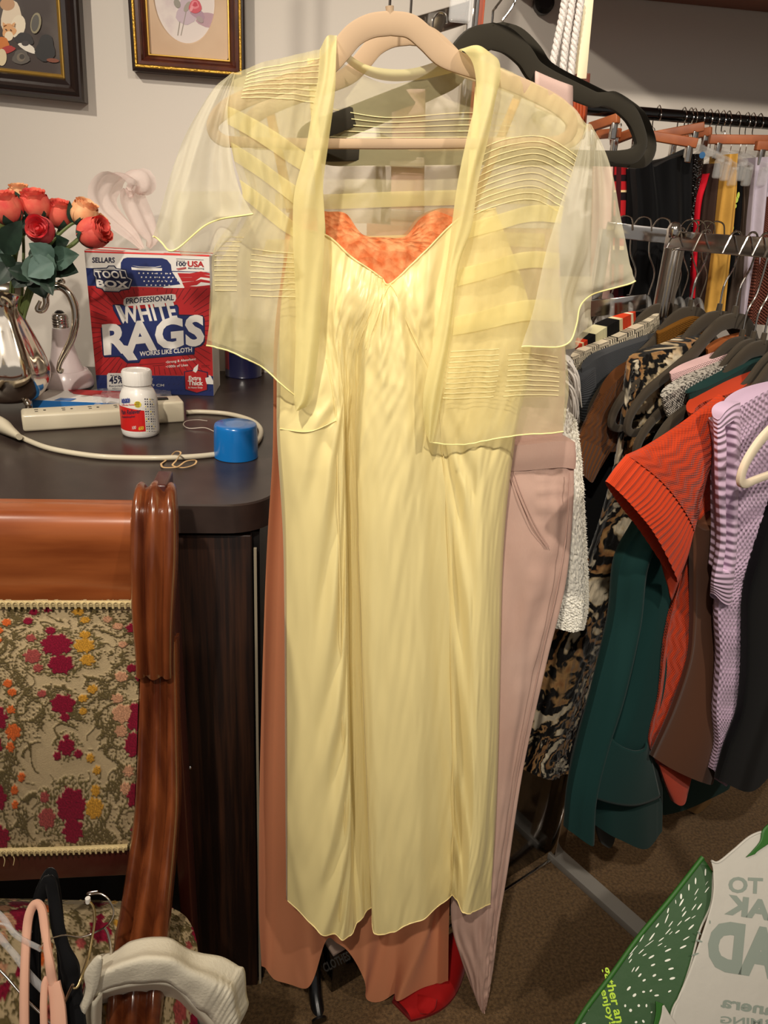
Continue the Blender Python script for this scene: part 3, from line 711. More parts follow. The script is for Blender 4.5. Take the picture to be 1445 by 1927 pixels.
for k,(x0,w_) in enumerate(((276,.002),(280,.002),(285,.0022),(289,.0016),(292,.0012))):
    a,b=SBt.uv(x0,748); a,b2=SBt.uv(x0,814)
    for j in range(14):
        zz=b2+(b-b2)*(j+.5)/14; hh=(b-b2)/14*(.25+.18*((j*7+k*3)%3)); cylrect(a,a+w_,zz-hh/2,zz+hh/2,.0005,2 if (j+k)%5 else 3,2)
lb.build('label', LM, bot, smooth=False)
# blue cap
bp_ = PZ(444,871,DZ); rc = (PY(487,840,bp_.y+.03)-PY(403,840,bp_.y+.03)).length/2
bpc = bp_+Vector((0,rc*.95,0)); bpc.x = PY(444,840,bpc.y).x
hc = PY(447,797,bpc.y).z-DZ
MB().lathe([(rc*.97,0),(rc*1.0,.001),(rc*.985,hc*.5),(rc*.96,hc-.005),(rc*.93,hc-.001),(rc*.89,hc),(rc*.4,hc-.0006),(.0001,hc-.0008)], bpc, 64, cap=False).build('spray_can_cap', mat('glossy_blue',(16,112,190),.22,coat=.4), label='glossy bright blue round plastic cap standing upside down on the desk', cat='cap')
# power strip
M_ivory = mat('ivory_plastic',(206,196,172),.4,coat=.15)
A_ = PZ(44,814,DZ); B_ = PZ(348,794,DZ); dx_ = (B_-A_).normalized(); Ls = (B_-A_).length
nd = Vector((-dx_.y,dx_.x,0)); hs = .030; ws = .048
ps = thing('power_strip', (A_+B_)/2, 'ivory power strip lying behind the pill bottle', 'power strip')
Rs = Matrix((dx_,nd,(0,0,1))).transposed()
hsg = MB().box(A_+dx_*Ls/2+nd*ws/2+Vector((0,0,hs/2)),(Ls,ws,hs),Rs,.005).build('housing', M_ivory, ps, ang=60)
swb = MB().box(A_+dx_*(Ls-.028)+nd*ws/2+Vector((0,0,hs/2+.004)),(.056,ws+.001,hs+.009),Rs,.004).build('switch_block', M_ivory, ps, ang=60)
MB().box(A_+dx_*(Ls-.034)+nd*ws/2+Vector((0,0,hs+.0095)),(.02,.014,.004),Rs,.002).build('switch', M_black, swb)
for k in range(5):
    q = A_+dx_*(.03+k*.043)+nd*ws/2+Vector((0,0,hs+.0003)); mb = MB()
    for (u_,v_,a,b) in ((-.006,.006,.006,.002),(-.006,-.006,.005,.002),(.007,0,.004,.004)): mb.box(q+dx_*u_+nd*v_,(a,b,.0008),Rs)
    mb.build('socket', M_black, hsg, smooth=False)
cp = [(350,776),(380,775),(430,779),(470,790),(488,803),(491,818),(480,835),(450,848),(420,853),(380,858),(330,861),(280,862),(200,860),(140,853),(90,843),(55,830),(30,818)]
MB().tube(spl([PZ(x,y,DZ+.0045) for x,y in cp],90), .0043, 12).build('cord', M_ivory, ps)
q0 = PZ(36,822,DZ+.012); q1 = PZ(2,800,DZ+.014); q2 = PZ(-30,786,DZ+.014)
MB().tube(spl([q0,(q0+q1)/2,q1,q2],16), spl1([.006,.011,.016,.016],16), 14, ratio=.8).build('plug', M_ivory, ps)
# bandage carton behind the strip + clear bag
a_ = PZ(64,770,DZ); b_ = PZ(205,783,DZ)
card = thing('carton', a_, 'white, red and blue flat carton lying behind the power strip', 'carton')
c0 = PZ(62,768,DZ); c1_ = PZ(230,775,DZ); dxx = (c1_-c0).normalized(); nn = Vector((-dxx.y,dxx.x,0)); wv_ = (c1_-c0).length
Rc = Matrix((dxx,nn,(0,0,1))).transposed()
MB().box(c0+dxx*wv_/2+nn*.045+Vector((0,0,.008)),(wv_,.09,.016),Rc,.001).build('carton_body', M_card, card, smooth=False)
SC_ = Flat(c0+Vector((0,0,.0164)), dxx, nn)
mb = MB(); pl = lambda P_,mi: mb.add([SC_.at(a,b,0.0002*(mi+1)) for a,b in P_],[tuple(range(len(P_)))],None,mi)
pl([(wv_*.35,.055),(wv_,.03),(wv_,.09),(wv_*.2,.09)],0); pl([(.04,.0),(.07,.0),(.075,.02),(.045,.02)],1); 
mb.build('printed_top', [M_cred,mat('carton_blue',(40,110,180),.4)], card, smooth=False)
MB().box(c0+dxx*wv_/2-nn*.0003+Vector((0,0,.008)),(wv_,.0006,.0155),Rc).build('blue_edge', MATS['carton_blue'], card, smooth=False)
mb = MB(); ptxt(mb,'BANDAGE',(155,776),(212,768),(155,771),SC_,lay=.0006,off=.02); mb.build('lettering', MATS['label_ink'], card, smooth=False)
M_film = mat('clear_film',(225,225,228),.12,alpha=.32,spec=.8)
G=[]
for j in range(16):
    row=[]
    for i in range(20):
        x=180+ (i/19)*150 - (j/15)*10; y=773-(j/15)*40
        p_=PZ(x,y,DZ+.004+.026*sin(pi*j/15)*(1 if 2<i<18 else .4)); p_.z+=.012*abs(mnoise.noise(Vector((i*.35,j*.4,3)))); row.append(p_)
    G.append(row)
addgrid(MB(),G).build('plastic_bag', M_film, ang=40, label='crumpled clear plastic bag between the carton and the rag box', cat='bag')
# rubber band, bent wire
M_rub = mat('tan_rubber',(206,170,122),.6)
rb_ = [(303,873,.0),(318,862,.0),(330,850,.014),(340,852,.018),(332,866,.006),(325,876,.0),(345,880,.0),(366,874,0),(368,866,.004),(350,868,.006),(335,878,.002),(320,880,0),(306,879,0)]
MB().tube(spl([PZ(x,y,DZ+.002+z) for x,y,z in rb_]+[PZ(303,873,DZ+.002)],60), .0016, 6, ratio=.5, N=(0,0,1)).build('rubber_band', M_rub, label='tan rubber band curled up in front of the cord', cat='rubber band')
wr_ = [(390,792,0),(372,790,.003),(352,792,.004),(345,799,.002),(356,806,0),(385,805,.002),(403,812,0)]
MB().tube(spl([PZ(x,y,DZ+.002+z) for x,y,z in wr_],40), .0008, 6).build('twist_wire', mat('wire_white',(214,204,190),.4,.3), label='thin pale bent wire lying beside the blue cap', cat='wire')
# ================================================================== chair
M_wood = mat('cherry_wood', (126,66,34), .22, coat=.55, var=(5,(78,34,18),(9,9,1.2),.35,.7), bump=('stretch',16,.12,.001,(9,9,1)))
M_woodh = mat('cherry_wood_rail', (158,86,44), .3, coat=.3, var=(5,(124,60,28),(1.2,7,9),.35,.7))
M_woodd = mat('dark_red_wood', (66,22,16), .4, coat=.2)
chair = thing('armchair', (-.35,.72,0), 'carved cherry wood chair with floral tapestry back and seat in front of the desk', 'chair')
xr = PY(262,1000,.82).x; xl = -.86
def zat(y, Y, x=130): return PY(x,y,Y).z
cp_ = [(.872,zat(1130,.86)),(.868,zat(960,.86)),(.850,zat(949,.85)+.002),(.835,zat(952,.835)),(.818,zat(966,.818)),(.808,zat(988,.808)),(.806,zat(1020,.806)),(.810,zat(1060,.81)),(.815,zat(1100,.815)),(.818,zat(1132,.818))]
cps = spl([Vector((0,a,b)) for a,b in cp_],36)
mb = MB(); n_ = len(cps); V = []
for x in (xl,xr):
    for p_ in cps: V.append(Vector((x,p_.y,p_.z)))
mb.add(V,[(i,i+1,n_+i+1,n_+i) for i in range(n_-1)]+[(n_-1,0,n_,2*n_-1)])
mb.build('crest_rail', M_woodh, chair, ang=60)
fl = [(-1,-.5)]+[(-1+2*i/28, .24+.30*max(0,cos(pi*(-1+2*i/28)*1.5))**.8*(1 if abs(-1+2*i/28)<.34 else 0)+.22*max(0,cos((abs(-1+2*i/28)-.72)*pi/.5))**.7*(1 if abs(abs(-1+2*i/28)-.72)<.25 else 0)-(.05 if .36<abs(-1+2*i/28)<.46 else 0)-(.12 if abs(-1+2*i/28)>.96 else 0)) for i in range(29)]+[(1,-.5)]
def stile(path, half, name, n=50, thick=1.0, **k):
    P_ = spl([PY(*q) for q in path], n); h = spl1([hp_*(q[2]*1.08)/FPX for hp_,q in zip(half,path)], n)
    T_=[]
    return MB().tube(P_, h, N=(1,0,0), prof=[(x,y*thick) for x,y in fl]).build(name, M_wood, chair, ang=50, **k)
stile([(299,1200,.815),(299,1350,.80),(297,1500,.775),(288,1600,.755),(275,1700,.725),(262,1800,.69),(252,1927,.63),(246,2060,.55)],[36,40,46,50,55,62,68,72],'arm_post',70,1.35)
stile([(295,927,.838),(294,924,.832),(292,936,.818),(290,980,.80),(289,1060,.79),(288,1160,.788),(290,1230,.79),(291,1268,.793)],[34,36,38,41,42,39,36,36],'scroll',60)
MB().box((PY(322,1200,.84).x,.845,.55),(.018,.05,1.0),bev=.003).build('rear_upright', M_woodd, chair)
# tapestry
def hsh(i): return (sin(i*127.1+3)*43758.5453)%1
roses_ = [(120,1242,26,0),(127,1287,21,0),(131,1374,20,0),(138,1452,14,0),(8,1402,23,0),(2,1450,18,0),(147,1538,25,0),(150,1573,18,0),(10,1525,18,0),(110,1207,9,0),(8,1318,8,0),(135,1400,8,0),(137,1436,5,0),(122,1466,7,0),(157,1463,7,0),(248,1200,12,0),(246,1296,9,0),(105,1152,8,0),(80,1160,8,0),(70,1182,9,0),(18,1580,16,0),(252,1380,9,0),(250,1436,9,0),
 (78,1270,16,1),(76,1226,9,1),(104,1555,15,1),(88,1296,9,1),(232,1392,18,3),(222,1362,10,3),(228,1315,11,3),(230,1425,11,3),(222,1196,9,3),(205,1178,8,3),(230,1242,8,3),(245,1490,9,3),(240,1515,9,3),(100,1525,8,1),(95,1352,8,1),
 (42,1427,14,2),(32,1330,9,2),(40,1349,8,2),(14,1207,9,2),(30,1186,9,2),(15,1232,6,2),(38,1386,8,2),(37,1452,8,2),(57,1497,7,2),(44,1515,7,2),(45,1535,6,2),
 (166,1244,17,4),(168,1218,9,4),(172,1278,12,4),(187,1542,15,4),(157,1158,10,4),(168,1180,8,4),(180,1342,9,4),(165,1362,8,4),(188,1517,8,4),(165,1388,7,4),(178,1470,7,4),(190,1488,7,4)]
cc_ = [(126,18,44),(150,68,64),(196,92,40),(186,136,104),(186,134,46)]
extra = []
for (x,y,r_,c_) in roses_:
    extra.append((x,y,r_,c_)); extra.append((x-252,y,r_,c_)); extra.append((x+252,y,r_,c_))
FX = np.array([(a,b,c) for a,b,c,_ in extra]); FC = [q[3] for q in extra]
def tapestry(px, py):
    """colour and pile height at design coordinate"""
    n1 = mnoise.noise(Vector((px*.09,py*.09,1))); n2 = mnoise.noise(Vector((px*.26,py*.26,5))); n3 = mnoise.noise(Vector((px*.045,py*.045,9)))
    base = (170,150,116); h = 0; c_ = base
    # scrolls
    qx = ((px-130+126)%252)-126; qy = ((py-1250+125)%250)-125
    d1 = abs(sqrt((qx/100)**2+(qy/118)**2)-1+.10*sin(8*atan2(qy,qx))+.06*n1)
    d2 = abs(sqrt(((abs(qx)-126)/52)**2+((abs(qy)-125)/58)**2)-1+.12*n1)
    scr = (d1<.17+.08*n2) or (d2<.30+.1*n2)
    leaves_ = False
    for k in range(0,1): pass
    wx_0 = mnoise.noise(Vector((px*.02,py*.02,31)))*26; wy_0 = mnoise.noise(Vector((px*.02,py*.02,47)))*26
    rdg = abs(mnoise.noise(Vector(((px+wx_0)*.042,(py+wy_0)*.042,13))))
    if (scr and (rdg < .21+.08*n2 or n2 > .22) and mnoise.noise(Vector((px*.33,py*.33,77)))<.26) or (rdg < .06 and n3>-.05):
        t = .5+.5*mnoise.noise(Vector((px*.6,py*.6,2))); c_ = tuple(a+(b-a)*t for a,b in zip((58,48,28),(120,104,66))); h = .8
    dx = FX[:,0]-px; dy = FX[:,1]-py; dd = np.sqrt(dx*dx+dy*dy)/FX[:,2]; i = int(np.argmin(dd)); dm = dd[i]
    ang_ = atan2(dy[i],dx[i]); edge = 1+.10*sin(7*ang_+i)+.22*n2
    if dm < edge:
        t = .5+.5*mnoise.noise(Vector((px*.5,py*.5,7))); cr_0 = cc_[FC[i]]; f = .55+.75*t; c_ = tuple(min(255,q*f) for q in cr_0); h = 1
    elif dm < 1.75+.5*n1 and FX[i,2]>7 and n2>.02 and not scr:
        t = .5+.5*mnoise.noise(Vector((px*.6,py*.6,4))); c_ = tuple(a+(b-a)*t for a,b in zip((64,56,32),(128,112,70))); h = .7
    g = 1+.05*mnoise.noise(Vector((px*1.5,py*1.5,0)))
    return tuple(x*g for x in c_), h
M_tap = mat('floral_tapestry', (170,150,116), .92, vcol=True, bump=('noise',900,.5,.0015), sheen=.2)
def tap_sheet(name, rows, f, nu, nv, dmap, away, parent, amp=.0022):
    G = grid(pts(rows,f),nu,nv); mb = MB(); cols = []
    for j in range(nv):
        for i in range(nu):
            (px_,py_) = dmap(i/(nu-1), j/(nv-1)); c_,h = tapestry(px_,py_); cols.append(lin([max(0,min(255,q)) for q in c_])+(1,))
            G[j][i] = G[j][i]-away*(h*amp)
    addgrid(mb,G); mb.col = cols
    return mb.build(name, M_tap, parent, ang=180)
tap_sheet('backrest', [[(-230,1128,.82),(-80,1128,.812),(80,1128,.805),(262,1128,.812)],[(-230,1250,.805),(-80,1250,.785),(80,1250,.782),(262,1250,.80)],[(-230,1400,.795),(-80,1400,.772),(80,1400,.77),(258,1400,.79)],[(-230,1612,.79),(-80,1610,.782),(80,1607,.78),(250,1600,.786)]],
    PY, 300, 300, lambda u,v:(-230+488*u, 1130+478*v), AW, chair)
BKR = [o for o in chair.children if o.name.startswith('backrest')][0]
def gimp(path, name='gimp_trim'):
    P_ = spl(path, 160); mb = MB(); 
    mb.tube(P_, .0042, 6, ratio=1)
    L_=0; q=[]
    for i in range(len(P_)-1):
        for k in range(3):
            t=k/3; p_=P_[i].lerp(P_[i+1],t); L_+= (P_[i+1]-P_[i]).length/3
            q.append(p_+Vector((sin(L_*900)*.0018,-.0042,cos(L_*900)*.0045)))
    mb.tube(q,.0011,5); return mb.build(name, mat('cream_braid',(196,176,130),.8), BKR, label='cream looped braid trim')
gimp([PY(-230,1136,.802),PY(0,1136,.799),PY(120,1136,.799),PY(252,1136,.805)])
gimp([PY(-230,1603,.784),PY(0,1601,.776),PY(120,1599,.776),PY(240,1594,.782)])
for k,(x,y) in enumerate(((4,1608),(22,1606))):
    MB().tube(spl([PY(x,y,.776),PY(x+5,y+10,.772),PY(x+3,y+22,.772)],8),.0006,5).build('loose_thread', MATS['cream_braid'], BKR)
za = PY(100,1604,.785).z; zb2 = PY(100,1655,.785).z
MB().box(((xl+xr-.01)/2,.80,(za+zb2)/2),(xr-.01-xl,.03,za-zb2),bev=.003).build('lower_rail', M_woodd, chair)
SZ = .405
sp1 = PZ(100,1694,SZ)
tap_sheet('seat', [[(-230,1690),(0,1692),(200,1695),(300,1700)],[(-230,1712),(0,1714),(220,1716),(352,1728)],[(-260,1800),(0,1800),(230,1800),(374,1800)],[(-330,1960),(-50,1960),(200,1950),(372,1930)],[(-420,2200),(-50,2200),(200,2200),(400,2150)]],
    lambda x,y: PZ(x,y,SZ+.0-.02*max(0,(1712-y)/22)), 200, 130, lambda u,v:(-230+600*u, 1500-330*v), Vector((0,0,-1)), chair)
MB().box(((xl+xr+.03)/2,.58,SZ-.05),(xr+.03-xl,.38,.07),bev=.012).build('seat_frame', M_woodd, chair)
for (x,y) in ((xr-.01,.75),(xr-.01,.40),(xl+.04,.75),(xl+.04,.40)):
    MB().tube(spl([Vector((x,y,SZ-.05)),Vector((x,y-.005,.25)),Vector((x,y+.01,.1)),Vector((x,y+.02,.0))],14), spl1([.024,.022,.016,.018],14), 10).build('leg', M_woodd, chair)
# white waistband over the arm
M_wlin = mat('white_linen', (216,208,188), .85, bump=('noise',240,.35,.002), sheen=.2)
M_wlin2 = M_wlin
wb = thing('cotton_waistband', PY(300,1820,.60), 'white cotton waistband with gathered back draped over the chair arm', 'clothing')
top_ = [(158,1868),(176,1806),(214,1792),(245,1774),(280,1765),(322,1768),(362,1790),(410,1800),(446,1816),(459,1826),(462,1868),(466,1892),(450,1925)]
bot_ = [(152,1915),(172,1880),(205,1858),(240,1852),(280,1848),(318,1850),(345,1868),(368,1892),(390,1908),(405,1925),(412,1945),(420,1960),(425,1990)]
mid_ = [((a+c)/2+ (0),(b+d)/2) for (a,b),(c,d) in zip(top_,bot_)]
sheet('band', [(.635,top_),(.615,[(a*.7+c*.3,b*.7+d*.3) for (a,b),(c,d) in zip(top_,bot_)]),(.598,mid_),(.600,bot_)], M_wlin2, wb, nu=120, nv=16, thick=.0025,
   fn=lambda u,v: .0014*sin(u*170)*(u>.62)*sin(pi*v)+.0018*mnoise.noise(Vector((u*14,v*3,2))))
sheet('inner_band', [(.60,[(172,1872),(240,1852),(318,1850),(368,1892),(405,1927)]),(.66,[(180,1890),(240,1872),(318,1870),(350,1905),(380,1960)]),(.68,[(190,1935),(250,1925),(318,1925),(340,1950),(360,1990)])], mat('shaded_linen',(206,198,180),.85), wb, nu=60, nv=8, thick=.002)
sheet('button_tab', [(.592,[(150,1895),(163,1862),(160,1830),(180,1802),(192,1800)]),(.588,[(156,1905),(172,1872),(178,1835),(188,1806),(191,1803)]),(.59,[(150,1930),(160,1905),(180,1868),(188,1835),(191,1806)])], M_wlin, wb, nu=24, nv=8, thick=.003)
sheet('hanging_cloth', [(.595,[(148,1900),(165,1880),(190,1872)]),(.60,[(148,1930),(165,1930),(188,1930)]),(.60,[(148,2000),(165,2000),(188,2000)])], M_wlin, wb, nu=30, nv=12, thick=.002, fn=lambda u,v:.006*sin(u*14))
# loose hangers on the seat
def flat_tube(name, path, h, ratio, m, parent, n=60, N=AW, **k):
    return MB().tube(spl([PY(*q) for q in path],n), h if hasattr(h,'__len__') else h, 10, N=N, ratio=ratio).build(name, m, parent, **k)
M_vp = mat('peach_velvet',(222,172,148),.85,sheen=.5); M_vb = mat('black_velvet',(12,12,14),.85,sheen=.3); M_clear = mat('clear_acrylic',(240,240,240),.06,alpha=.28,spec=.9)
t = thing('velvet_hanger', PZ(80,1800,SZ), 'peach velvet coat hanger standing on end on the chair seat', 'hanger', )
flat_tube('arm_loop', [(46,1960,.56),(46,1850,.60),(50,1760,.64),(56,1718,.655),(68,1700,.66),(79,1712,.655),(86,1760,.635),(93,1810,.61),(100,1850,.60),(113,1878,.59),(120,1960,.56)], .0052, .8, M_vp, t)
flat_tube('cross_bar', [(84,1960,.56),(82,1900,.58),(84,1855,.598),(90,1838,.605)], .004, .8, M_vp, t, 20)
flat_tube('arm_loop', [(100,1850,.60),(108,1890,.585),(112,1960,.56)], .009, .4, M_vp, t, 20)
flat_tube('hook', [(137,1853,.59),(128,1872,.588),(119,1896,.586)], .0016, 1, mat('grey_metal',(150,140,124),.3,1), t, 10)
t = thing('velvet_hanger', PZ(110,1800,SZ), 'black velvet hanger leaning in front of its twin on the chair seat', 'hanger')
flat_tube('arm_loop', [(63,1960,.58),(63,1850,.62),(66,1730,.66),(76,1690,.675),(92,1655,.68),(101,1690,.67),(108,1740,.65),(118,1780,.635),(130,1815,.62),(136,1850,.61),(146,1960,.57)], spl1([.006,.006,.005,.006,.007,.007,.008,.008,.011,.010,.012],60), .7, M_vb, t)
t = thing('velvet_hanger', PZ(90,1780,SZ), 'black velvet hanger with narrow arched top, behind the other black one', 'hanger')
flat_tube('arm_loop', [(70,1960,.60),(68,1800,.65),(70,1700,.69),(80,1665,.70),(95,1640,.70),(104,1668,.69),(112,1740,.67),(118,1830,.64),(122,1960,.58)], .0055, .8, M_vb, t)
t = thing('wire_hook', PZ(190,1700,SZ), 'thin chrome hook of a clear hanger curling up on the chair seat', 'hanger')
flat_tube('hook', [(184,1677,.665),(166,1680,.665),(168,1683,.665),(190,1682,.665),(206,1695,.66),(214,1718,.655),(203,1740,.65),(180,1754,.65),(152,1763,.645),(120,1760,.64),(88,1770,.63),(75,1785,.62)], .0011, 1, M_chrome, t)
flat_tube('shoulder_bar', [(75,1785,.62),(30,1760,.64),(0,1722,.66),(-60,1680,.68)], .005, .5, M_clear, t)
t = thing('wire_hook', PZ(170,1760,SZ), 'brass tinted hanger hook with round white tip on the seat', 'hanger')
flat_tube('hook', [(166,1695,.655),(175,1706,.652),(178,1728,.645),(174,1760,.635),(166,1800,.62),(155,1832,.61),(146,1856,.60),(138,1860,.598)], .0016, 1, mat('pale_brass',(204,180,130),.25,1), t)
flat_tube('tip', [(165,1690,.655),(166,1698,.655)], .003, 1, M_card, t, 6)
t = thing('wire_hook', PZ(200,1770,SZ), 'short steel hanger hook with white tip beside the white waistband', 'hanger')
flat_tube('hook', [(196,1745,.645),(203,1757,.642),(208,1780,.635),(208,1800,.63),(200,1830,.62)], .0016, 1, M_chrome, t, 20)
t = thing('clear_hanger', PZ(20,1800,SZ), 'clear plastic hanger with chrome rod lying on the seat at the frame edge', 'hanger')
flat_tube('shoulder_bar', [(-60,1700,.68),(0,1765,.65),(30,1800,.63),(60,1840,.61),(110,1890,.59)], .006, .5, M_clear, t)
flat_tube('rod', [(-60,1775,.64),(0,1826,.62),(45,1876,.60),(100,1930,.58)], .0014, 1, M_chrome, t)
flat_tube('shoulder_bar', [(-40,1735,.66),(10,1740,.66),(40,1760,.65),(60,1752,.65)], .0016, 1, M_clear, t)
# ================================================================== middle rack
M_vbeige = mat('beige_velvet',(184,158,130),.85,sheen=.4); M_vdark = mat('dark_olive_velvet',(52,48,40),.85,sheen=.5)
def phanger(name, path, hs, m, label, f, N, loc, hookpx, w=.0035, n=120, group=None):
    t = thing(name, loc, label, 'hanger', group)
    P_ = [f(x,y) for x,y in path]; P_ = spl(P_+[P_[0]],n)[:-1]; h = spl1(hs+[hs[0]],n)[:-1]
    prof = [(a,b) for a,b in ((-1,-.8),(-.7,-1),(.7,-1),(1,-.8),(1,.8),(.7,1),(-.7,1),(-1,.8))]
    MB().tube(P_, h, N=N, ratio=[w/q for q in h], closed=True, prof=prof).build('body', m, t, ang=50)
    MB().tube([f(*hookpx[0]),f(*hookpx[1])], [.0035,.0045], 10).build('collar', m, t)
    return t
bp = [(735,44),(772,50),(803,75),(832,103),(868,120),(930,143),(1000,172),(1055,203),(1076,235),(1060,262),(1000,268),(735,271),(470,268),(415,262),(400,235),(425,205),(480,178),(560,150),(612,126),(640,96),(666,66),(698,49)]
hh_ = [.0105,.0105,.0105,.0105,.0095,.008,.008,.008,.006,.006,.005,.005,.005,.006,.006,.008,.008,.008,.0095,.0105,.0105,.0105]
RZ = PY(735,-150,.87).z
HB1 = phanger('velvet_hanger', bp, hh_, M_vbeige, 'front beige velvet hanger carrying the sheer yellow jacket', lambda x,y: PY(x,y,.872), AW, PY(735,44,.872), [(734,30),(733,12)])
def hookwire(t, px, py, Y, r=.0011):
    p_ = PY(px,py,Y); top = RZ-.012
    q = [p_, Vector((p_.x,p_.y,top-.03)), Vector((p_.x+.012,p_.y,top-.012)), Vector((p_.x+.018,p_.y,top+.014)), Vector((p_.x,p_.y,top+.034)), Vector((p_.x-.018,p_.y,top+.018))]
    MB().tube(spl(q[:2],4)[:-1]+spl(q[1:],24), r*1.3, 8).build('hook', M_chrome, t)
hookwire(HB1, 733, 14, .872)
HB2 = phanger('velvet_hanger', [(x*.93+88,y*.93+24) for x,y in bp], [q*.95 for q in hh_], M_vbeige, 'second beige velvet hanger half hidden behind the front one', lambda x,y: PY(x,y,.935), AW, PY(775,60,.935), [(772,52),(772,30)])
hookwire(HB2, 772, 32, .935)
TH = math.radians(24); DN = Vector((-sin(TH),cos(TH),0)); DO = Vector((.124,.935,0))
def PDk(x,y,o=0): return PP(x,y,DO+DN*o,DN)
dpath = [(925,68),(955,78),(985,105),(1005,134),(1035,152),(1075,170),(1112,186),(1122,188),(1135,187),(1158,192),(1185,215),(1200,245),(1205,272),(1192,292),(1165,295),(1130,294),(930,290),(690,290),(606,288),(576,270),(586,250),(640,228),(710,200),(780,174),(832,146),(856,112),(888,78)]
dh = [.013,.013,.012,.012,.011,.010,.009,.0085,.008,.010,.0105,.010,.010,.010,.008,.007,.007,.007,.008,.009,.01,.01,.01,.011,.012,.012,.013]
HD1 = phanger('velvet_hanger', dpath, dh, M_vdark, 'front dark velvet hanger with a pink strap over its right arm', PDk, DN, PDk(925,68), [(924,55),(924,48)], .004)
HD2 = phanger('velvet_hanger', [(x+18,y+9) if y>190 else (x+19,y-2) for x,y in dpath], dh, M_vdark, 'rear dark velvet hanger tucked behind the strapped one', lambda x,y: PDk(x,y,.028), DN, PDk(945,68,.028), [(944,55),(944,48)], .004)
hookwire(HD1, 925, 50, PDk(925,50).y); hookwire(HD2, 944, 50, PDk(944,50,.028).y)
rack = thing('garment_rack', (.15,.9,0), 'black floor stand with a chrome rail carrying the yellow and peach clothes', 'garment rack')
MB().tube([(-.25,.88,RZ),(.75,.95,RZ)], .011, 20).build('rail', M_chrome, rack)
for x_ in (-.2,.68): MB().tube([(x_,.885+.065*(x_>0),RZ),(x_,.885+.065*(x_>0),2.695)], .006, 12).build('drop_rod', M_chrome, rack)
pl_ = PZ(605,1960,.02)
MB().tube(spl([PY(588,1700,.96),PY(590,1800,.955),PY(592,1860,.93),PY(602,1930,.885),PY(606,1990,.86)],24), .0125, 16).build('leg', mat('black_leg',(14,14,15),.25,coat=.3), rack)
MB().tube([PY(600,1917,.872),PY(601,1922,.868)], .0135, 16).build('leg_collar', M_black, rack)
MB().tube([(.72,1.0,0.0),(.72,.95,RZ)], .0001, 4).build('post', M_chrome, rack) if False else None
# ---------------- peach dress
M_pe = mat('peach_crepe',(212,140,102),.8,trans=.12,sheen=.2,bump=('noise',500,.12,.001)); M_lace = mat('coral_lace',(214,112,64),.85,bump=('voro',120,.9,.003),var=(90,(234,160,110)),alpha=.95)
pd = thing('maxi_dress', (.13,.89,0.0), 'long peach crepe dress with coral lace top, behind the yellow slip dress', 'dress')
pe_rows = [(.905,[(532,500),(560,512),(600,508),(660,500),(720,505),(780,510),(840,505),(880,500),(900,500),(925,495),(950,490)]),
 (.90,[(516,640),(545,640),(590,640),(640,640),(700,640),(760,640),(820,640),(860,640),(900,640),(930,640),(955,640)]),
 (.895,[(513,850),(540,850),(580,850),(640,850),(700,850),(760,850),(820,850),(860,850),(890,850),(920,850),(945,850)]),
 (.89,[(500,1080),(530,1080),(575,1080),(640,1080),(700,1080),(760,1080),(815,1080),(850,1080),(880,1080),(900,1080),(920,1080)]),
 (.892,[(489,1450),(520,1450),(570,1450),(620,1450),(670,1450),(720,1450),(770,1450),(800,1450),(830,1450),(845,1450),(860,1450)]),
 (.888,[(487,1700),(518,1700),(570,1700),(612,1690),(650,1690),(690,1700),(742,1700),(752,1700),(815,1700),(830,1700),(846,1700)]),
 (.880,[(492,1818),(515,1860),(575,1862),(614,1800),(640,1795),(684,1840),(694,1908),(742,1896),(750,1880),(820,1878),(843,1846)])]
def pef(u,v):
    w = min(1,v*1.6)
    return w*(.011*(1+sin(u*21+.6))+.006*(1+sin(u*44+1))*v) + .004*mnoise.noise(Vector((u*8,v*3,4)))
shell('skirt', pe_rows, M_pe, pd, depth=.05, bulge=.002, nu=150, nv=70, fn=pef)
shell('lace_top', [(.915,[(546,395),(580,392),(615,398),(650,402),(680,440),(720,446),(760,444),(790,410),(830,392),(870,398),(890,420)]),(.91,[(536,450),(570,452),(620,455),(660,458),(700,460),(740,460),(780,460),(820,456),(860,452),(890,450),(910,450)]),(.905,[(530,560),(560,560),(600,560),(660,560),(720,560),(780,560),(840,520),(880,520),(900,520),(925,520),(950,520)])], M_lace, pd, depth=.03, nu=80, nv=20, label='coral floral lace bodice')
for (a,b,nm) in (((548,400),(500,172),'strap'),((880,410),(978,172),'strap')):
    sheet(nm, [(.94,[(b[0]-8,b[1]),(b[0]+8,b[1])]),(.925,[((a[0]+b[0])/2-9,(a[1]+b[1])/2),((a[0]+b[0])/2+9,(a[1]+b[1])/2)]),(.915,[(a[0]-9,a[1]),(a[0]+9,a[1])])], mat('gold_strap',(214,160,86),.7), pd, nu=4, nv=20, thick=.002)
